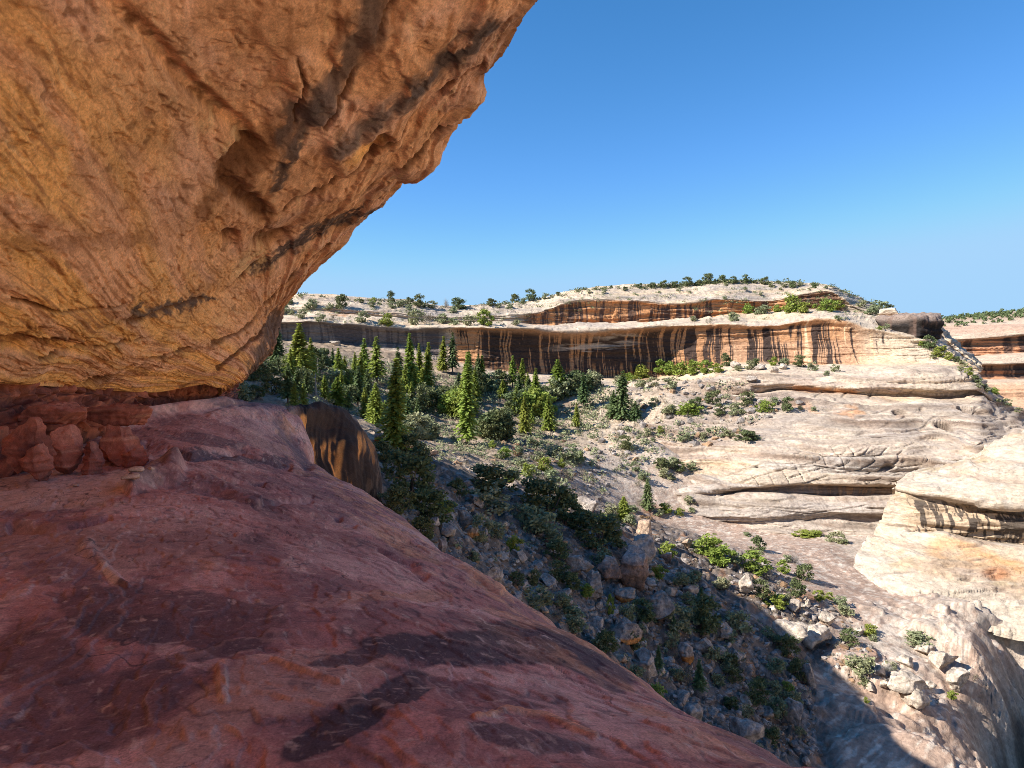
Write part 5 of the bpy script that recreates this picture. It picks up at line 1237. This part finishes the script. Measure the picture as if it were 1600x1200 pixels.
# a few hundred low tufts and clumps nobody would count
def scatter(name, polys, count, fn, mat, label, cat, smooth=False, cols=None):
    vs, fs, cc, off = [], [], [], 0
    for poly, n in zip(polys, count):
        us_ = [q[0] for q in poly]; vs_ = [q[1] for q in poly]; k = 0; tries = 0
        while k < n and tries < n * 6:
            tries += 1
            u, v = rnd.uniform(min(us_), max(us_)), rnd.uniform(min(vs_), max(vs_))
            if not in_poly(np.array([u]), np.array([v]), poly)[0]: continue
            p, nn = pick(u, v, tries=1)
            if p is None: continue
            a, b, c_ = fn(np.array(p), px(p)); k += 1
            vs.append(a); fs.append(b + off); off += len(a)
            if c_ is not None: cc.append(c_)
    o = link_mesh(name, np.concatenate(vs), np.concatenate(fs), mat, np.concatenate(cc) if cc else None, smooth)
    tag(o, label, cat, 'stuff')
    return o
def tuft(p, m):
    s = m * rnd.uniform(3, 8); mb = MB()
    for i in range(9):
        a = rnd.uniform(0, 6.28); d = np.array([math.cos(a) * .5, math.sin(a) * .5, 1]); b = p + np.array([rnd.uniform(-.4, .4), rnd.uniform(-.4, .4), 0]) * s
        side = np.array([-math.sin(a), math.cos(a), 0]) * s * .05
        t = b + d * s * rnd.uniform(.5, 1)
        i0 = len(mb.v); mb.v += [b - side, b + side, t + side * .2, t - side * .2]; mb.f.append((i0, i0 + 1, i0 + 2, i0 + 3))
    return np.array(mb.v), np.array(mb.f), None
def clump(p, m):
    s = m * rnd.uniform(5, 13); mb = MB()
    for i in range(34):
        d = rv(rnd); d /= np.linalg.norm(d); d[2] = abs(d[2]) * .8
        leaf(mb, rnd, p + d * s * rnd.random() ** .5, s * .17 * rnd.uniform(.5, 1), .4)
    return np.array(mb.v), np.array(mb.f), None
TAL = [(610, 745), (690, 735), (760, 760), (900, 800), (1000, 860), (1090, 900), (1160, 950), (1262, 1030), (1280, 1180), (1180, 1190), (1000, 1085), (860, 985), (740, 890), (640, 830)]
RIM = [(440, 478), (620, 484), (760, 486), (900, 462), (1060, 452), (1260, 450), (1330, 470), (1400, 505), (1300, 500), (1130, 500), (1020, 465), (800, 508), (600, 508), (440, 500)]
SUNNY = [(700, 720), (780, 690), (900, 690), (1000, 660), (1040, 700), (960, 760), (930, 800), (880, 770), (760, 750)]
FLAT = [(1010, 840), (1100, 845), (1180, 870), (1330, 960), (1400, 1060), (1340, 1080), (1260, 1000), (1150, 930)]
WOOD = [(430, 560), (560, 560), (760, 600), (940, 605), (1010, 640), (900, 690), (800, 700), (700, 720), (620, 720), (600, 660), (440, 620)]
BEN = [(960, 590), (1120, 590), (1260, 630), (1100, 700), (960, 690)]
scatter('grass', [TAL, SUNNY, FLAT, WOOD, BEN], [700, 420, 220, 500, 200], tuft, M_DRY, 'straw-coloured dry grass tufts between the rocks and bushes', 'grass')
scatter('undergrowth', [TAL, SUNNY, WOOD, BEN], [70, 110, 700, 60], clump, M_SAGE, 'low grey-green undergrowth spread over the slopes', 'undergrowth')
def scrub(p, m):
    return clump(p, m * .42)
scatter('scrub', [RIM], [330], scrub, M_SAGE, 'low fine scrub fringing the pale rim of the canyon', 'scrub')
SKY_U = [430, 480, 560, 640, 700, 760, 830, 900, 980, 1060, 1130, 1200, 1260, 1300, 1340, 1400]; SKY_V = [466, 459, 467, 471, 479, 475, 469, 452, 448, 444, 438, 439, 442, 447, 464, 489]
vs, fs, off = [], [], 0
for i in range(330):
    u = rnd.uniform(430, 1400)
    if rnd.random() < .45: u = rnd.gauss(1130, 90)
    p, n = pick(u, np.interp(u, SKY_U, SKY_V) + 1.0 + 5 * rnd.random() ** 2, tries=8)
    if p is None: continue
    a, b, _ = clump(np.array(p), px(p) * rnd.uniform(.35, .75)); vs.append(a); fs.append(b + off); off += len(a)
o = link_mesh('brush', np.concatenate(vs), np.concatenate(fs), M_JUN, None, False)
tag(o, 'low dark brush fringing the skyline of the canyon rim', 'brush', 'stuff')
ICO = np.array([(0, 0, 1), (.894, 0, .447), (.276, .851, .447), (-.724, .526, .447), (-.724, -.526, .447), (.276, -.851, .447), (.724, .526, -.447), (-.276, .851, -.447), (-.894, 0, -.447), (-.276, -.851, -.447), (.724, -.526, -.447), (0, 0, -1)])
IF = np.array([(0, 1, 2), (0, 2, 3), (0, 3, 4), (0, 4, 5), (0, 5, 1), (1, 6, 2), (2, 7, 3), (3, 8, 4), (4, 9, 5), (5, 10, 1), (2, 6, 7), (3, 7, 8), (4, 8, 9), (5, 9, 10), (1, 10, 6), (6, 11, 7), (7, 11, 8), (8, 11, 9), (9, 11, 10), (10, 11, 6)])
def pebble(p, m):
    s = m * (1.0 + 6.5 * rnd.random() ** 3)
    q = ICO * np.array([rnd.uniform(.7, 1.3), rnd.uniform(.7, 1.3), rnd.uniform(.45, .9)]) + np.array([[rnd.uniform(-.22, .22) for _ in range(3)] for _ in range(12)])
    a = rnd.uniform(0, 6.28); ca, sa = math.cos(a), math.sin(a)
    q = q @ np.array([[ca, sa, 0], [-sa, ca, 0], [0, 0, 1]])
    g = rnd.uniform(.6, 1.25); base = np.array((.29, .25, .225)) if rnd.random() < .8 else np.array((.32, .20, .12))
    return p + q * s, IF, np.tile(base * g, (12, 1))
scatter('rubble', [TAL, FLAT, SUNNY, BEN], [4800, 600, 320, 320], pebble, M_BOULDER, 'pale broken rock rubble strewn through the talus', 'rubble', cols=True)

# far trees on the mesa read as one mass
vs, fs, off = [], [], 0
for i in range(230):
    u = rnd.uniform(1440, 1680); v = np.interp(u, [1440, 1480, 1600, 1680], [501, 498, 486, 480]) + rnd.uniform(-1, 16) * rnd.random()
    p, n = pick(u, v, MESA, 6)
    if p is None: continue
    mb = MB(); s = px(p) * rnd.uniform(2.5, 5)
    for j in range(26):
        d = rv(rnd); d /= np.linalg.norm(d); leaf(mb, rnd, np.array(p) + np.array([0, 0, s * .6]) + d * s * np.array([1, 1, .7]) * rnd.random() ** .5, s * .3, .3)
    vs.append(np.array(mb.v)); fs.append(np.array(mb.f) + off); off += len(mb.v)
o = link_mesh('woodland', np.concatenate(vs), np.concatenate(fs), M_JUN, None, False)
tag(o, 'dark woodland covering the rim of the farther mesa', 'woodland', 'stuff')

# ------------------------------------------------------------------ boulders
def bcol(kind, seed):
    def f(p, n):
        x, y, z = p[..., 0], p[..., 1], p[..., 2]
        s = max(np.abs(p).max(), .01); a = fbm(x / s * 1.6 + seed, y / s * 1.6, z / s * 1.6, 4, seed=seed)
        base = {'g': (.34, .285, .245), 'b': (.23, .15, .115), 't': (.44, .31, .22), 'o': (.35, .28, .235), 'r': (.42, .20, .12), 'p': (.45, .375, .305)}[kind]
        c = np.zeros(p.shape) + np.array(base)
        c = cmix(c, np.array(base) * .62, .8 * sstep(0, .3, a)); c = cmix(c, np.minimum(np.array(base) * 1.35, .7), .6 * sstep(.08, .3, -a))
        if kind == 'o': c = cmix(c, (.52, .23, .07), .95 * sstep(.0, .3, -n[..., 2] + .25 * a + .1) * (n[..., 1] < .3))
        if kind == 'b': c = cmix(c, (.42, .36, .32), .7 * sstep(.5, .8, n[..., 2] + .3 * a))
        return c
    return f
# (u, foot row, width, height, colour, label)
BL = [
    (772, 920, 44, 42, 'g', 'squarish grey boulder close below the rim of the red ledge'),
    (929, 932, 36, 46, 'g', 'upright smooth grey boulder left of the big brown one'),
    (950, 908, 50, 40, 'b', 'brown rounded boulder between the upright grey boulder and the slanting one'),
    (992, 920, 76, 72, 'b', 'largest brown boulder, its long side slanting down the talus'),
    (1003, 894, 70, 58, 'g', 'long pale grey slab leaning behind the largest brown boulder'),
    (905, 897, 52, 34, 'g', 'cracked grey boulder under the dark juniper'),
    (972, 942, 48, 24, 'o', 'low grey boulder with an orange underside below the brown boulder'),
    (1030, 966, 62, 44, 'g', 'wide buried grey outcrop right of the low orange-bottomed boulder'),
    (977, 1008, 64, 38, 'o', 'flat grey boulder overhanging an orange broken face'),
    (727, 828, 36, 34, 'g', 'grey boulder above a fresh orange break near the ledge'),
    (736, 842, 34, 24, 'o', 'fresh orange broken block at the foot of a grey boulder'),
    (691, 866, 20, 30, 'g', 'narrow upright stone against the ledge rim'),
    (702, 840, 40, 22, 'g', 'low flat grey stone left of the fresh orange block'),
    (745, 792, 32, 24, 'g', 'pale stone at the shadow edge under the gnarled juniper'),
    (1070, 1038, 30, 34, 'o', 'steep orange broken block in mid talus'),
    (1100, 1022, 46, 30, 'g', 'flat-lying grey slab capping an orange break'),
    (1010, 1060, 52, 56, 'g', 'tall grey sloping block beside the spindly fir'),
    (1081, 1130, 40, 40, 'g', 'smooth rounded grey boulder lying beside the lower ledge rim'),
    (1162, 1166, 64, 48, 'g', 'large grey block at the bottom of the talus'),
    (1006, 845, 40, 34, 't', 'sunlit tan boulder at the top of the shadow edge'),
    (1074, 860, 22, 24, 't', 'small tan sunlit boulder with one dark side'),
    (1149, 1038, 32, 26, 'g', 'pale angular stone in mid talus right of the grey slab'),
    (1191, 1188, 24, 22, 'g', 'pale cobble below the large grey block'),
    (1259, 1196, 16, 14, 'g', 'small pale cobble on the shaded slickrock'),
    (1236, 1130, 46, 44, 'g', 'grey slab at the lower edge of the bushes'),
    (1262, 1074, 26, 44, 'g', 'upright grey block standing on the shadow edge'),
    (1165, 930, 34, 40, 'p', 'tall pale rock half lit where the shadow edge passes'),
    (1241, 1006, 60, 40, 'p', 'large sunlit pale outcrop just right of the shadow edge'),
    (1272, 1010, 54, 36, 'p', 'sunlit pale outcrop right of the larger one'),
    (1341, 992, 24, 14, 'p', 'flat pale stone beside the yellow-green bush on the flat'),
    (1289, 976, 34, 18, 'p', 'broken pale slab on the reddish soil'),
    (1262, 951, 16, 14, 'p', 'small pale stone under the shrubs on the flat'),
    (1412, 1078, 76, 34, 'p', 'long pale ledge block on the slickrock'),
    (1432, 1108, 60, 40, 'p', 'undercut pale block at the brink, dark beneath'),
    (1470, 1046, 56, 36, 'p', 'jagged pale block near the grey fluted gorge wall'),
    (1445, 1022, 40, 20, 'p', 'low white block above the jagged one'),
    (1496, 1080, 40, 44, 'p', 'creviced pale block on the lip of the gorge'),
    (1382, 1076, 16, 16, 'p', 'small round stone left of the long ledge block'),
    (1360, 1080, 16, 14, 'p', 'small tan stone near the shadow on the slickrock'),
    (1224, 579, 18, 10, 'p', 'pale flat boulder under the red streaked wall'),
    (1211, 584, 16, 12, 'p', 'white boulder left of the pale flat one under the red wall'),
    (1172, 598, 22, 12, 'g', 'tilted grey slab on the bench with a black shadow side'),
    (1148, 578, 20, 12, 'p', 'white block in the brush under the red wall'),
    (1185, 580, 22, 10, 'g', 'dark-mouthed flat block under the red wall'),
    (676, 714, 20, 12, 't', 'small sunlit orange-tan boulder at the thicket edge'),
    (592, 694, 24, 20, 'o', 'orange-faced block sitting behind the dark buttress'),
    (920, 800, 50, 26, 'g', 'low dark boulder with a hollow at the top of the gully'),
    (1130, 1000, 40, 26, 'g', 'buried grey rock right of the dark talus fir'),
    (880, 940, 30, 22, 'g', 'rough stone left of the upright smooth boulder'),
    (1040, 880, 26, 20, 'b', 'brownish stone above the largest brown boulder'),
    (525, 542, 22, 10, 'p', 'pale rounded block on the wooded ledge above the firs'),
]
def mk_boulder(u, v, w, h, k, seed, name='boulder', n=26):
    p, nn = pick(u, v - 2)
    if p is None: return None
    m = px(p)
    o = block_sheet(name, p + Vector((0, 0, h * m * .40)), (w * m * .9, w * m * rnd.uniform(.65, .9), h * m * 1.05), seed, n, rnd.choice((3.0, 4.0, 5.5)), .17, 2.2, .05, bcol(k, seed), M_BOULDER, 0.0, 15)
    o.rotation_euler = (rnd.uniform(-.2, .2), rnd.uniform(-.25, .25), rnd.uniform(-.5, .5))
    return o
for i, (u, v, w, h, k, lab) in enumerate(BL):
    o = mk_boulder(u, v, w, h, k, 700 + i, n=40 if w > 30 else 22)
    if o: name_it(o, '', '', u, 'boulder', 'boulders on the canyon slopes', lab)
minor = [('strewn in the talus near the ledge rim', [(640, 800), (700, 770), (760, 790), (860, 900), (860, 970), (740, 880)], 58), ('strewn around the big brown boulder', [(860, 860), (1060, 890), (1090, 960), (960, 1010), (870, 960)], 60),
         ('strewn in the lower talus', [(960, 1020), (1120, 1000), (1240, 1080), (1230, 1150), (1100, 1120), (990, 1070)], 62), ('on the sunny flat along the shadow edge', [(1060, 855), (1180, 885), (1330, 970), (1350, 1060), (1260, 1010), (1150, 935)], 14), ('along the broken brink of the gorge', [(1340, 1040), (1440, 1010), (1480, 1060), (1460, 1110), (1380, 1110)], 10)]
protos = [block_sheet('boulder', (0, 0, 0), (1, .85, .75), 800 + i, 20, 4, .13, 2.0, .03, bcol('gggpt'[i % 5], 800 + i), M_BOULDER, 0, 13) for i in range(6)]
for q in protos: col.objects.unlink(q)
for place, poly, n in minor:
    k = 0
    while k < n:
        u, v = rnd.uniform(min(a[0] for a in poly), max(a[0] for a in poly)), rnd.uniform(min(a[1] for a in poly), max(a[1] for a in poly))
        if not in_poly(np.array([u]), np.array([v]), poly)[0]: continue
        p, nn = pick(u, v)
        o = protos[rnd.randrange(6) if 'sunny' not in place and 'brink' not in place else rnd.choice((3, 4, 3))].copy(); col.objects.link(o)
        s = (8 + 22 * rnd.random() ** 2) * px(p); o.location = p + Vector((0, 0, s * .15)); o.scale = (s, s, s * rnd.uniform(.7, 1.2)); o.rotation_euler = (rnd.uniform(-.3, .3), rnd.uniform(-.3, .3), rnd.uniform(0, 6.28)); k += 1
        name_it(o, '', '', u, 'boulder', 'small rocks ' + place, 'small broken rock, one of the many ' + place)

# ------------------------------------------------------------------ red rock blocks and stones on the ledge
def redcol(seed):
    def f(p, n):
        x, y, z = p[..., 0], p[..., 1], p[..., 2]
        a = fbm(x * 2 + seed, y * 2, z * 2, 4, seed=seed); l = perlin(x * .6, y * .6, z * 9 + seed, seed + 1)
        c = np.zeros(p.shape) + np.array((.40, .135, .085)); c = cmix(c, (.17, .06, .045), .8 * sstep(0, .3, a)); c = cmix(c, (.50, .19, .12), .7 * sstep(.1, .4, -a)); c = cmix(c, (.60, .3, .19), .5 * sstep(.25, .6, l))
        return cmix(c, (.50, .22, .155), .4 * sstep(.5, .9, n[..., 2]))
    return f
RB = [(16, 745, 84, 88, 'dark red block at the picture edge, cracked down its front', 9.0, 5),
      (44, 752, 66, 62, 'low red block standing in front of the cracked edge block', 8.9, 4),
      (98, 748, 62, 80, 'rounded red block between the deep gap and the pointed one', 9.8, 4),
      (140, 745, 40, 54, 'small pointed red block leaning on the rounded block', 9.9, 3.4),
      (172, 738, 86, 74, 'long red block with a flat sloping top', 10.7, 5),
      (206, 738, 52, 48, 'square-fronted red block at the right end of the row', 10.5, 6),
      (70, 672, 120, 40, 'broad dark red slab behind the row of blocks', 11.6, 5),
      (170, 668, 100, 36, 'dark red slab against the recess wall behind the flat-topped block', 13.6, 5)]
for i, (u, v, w, h, lab, Y, pw) in enumerate(RB):
    m = Y / F; p = P(u, v, Y)
    o = block_sheet('rock_block', (p[0], p[1] + w * m * .35, p[2] + h * m * .46), (w * m * .88, w * m * .8, h * m * 1.08), 900 + i, 90, pw + 2, .12, 2.6, .06, redcol(900 + i), M_LEDGE, rnd.uniform(-.35, .35), 12)
    name_it(o, '', '', u, 'rock', 'red blocks at the back of the ledge', lab)
for i, (u, v, w, h, lab) in enumerate([(213, 736, 22, 9, 'pale loose stone in front of the square-fronted red block'), (204, 748, 26, 10, 'flat pale stone lying on the dusty patch'), (118, 760, 10, 5, 'tiny pale stone at the foot of the pointed red block'), (236, 733, 12, 6, 'small pale chip right of the square-fronted red block')]):
    q, n = pick(u, v, LEDGE)
    if q is None: continue
    m = px(q)
    o = block_sheet('stone', q + Vector((0, 0, h * m * .25)), (w * m, w * m * .9, h * m), 930 + i, 20, 3, .15, 1.6, .03, lambda p, n: cmix(np.zeros(p.shape) + np.array((.50, .33, .24)), (.33, .2, .15), sstep(0, .3, fbm(p[..., 0] * 9, p[..., 1] * 9, p[..., 2] * 9, 3, seed=1))), M_LEDGE, .3, 5)
    name_it(o, '', '', u, 'stone', 'loose stones on the ledge', lab)
write_labels()
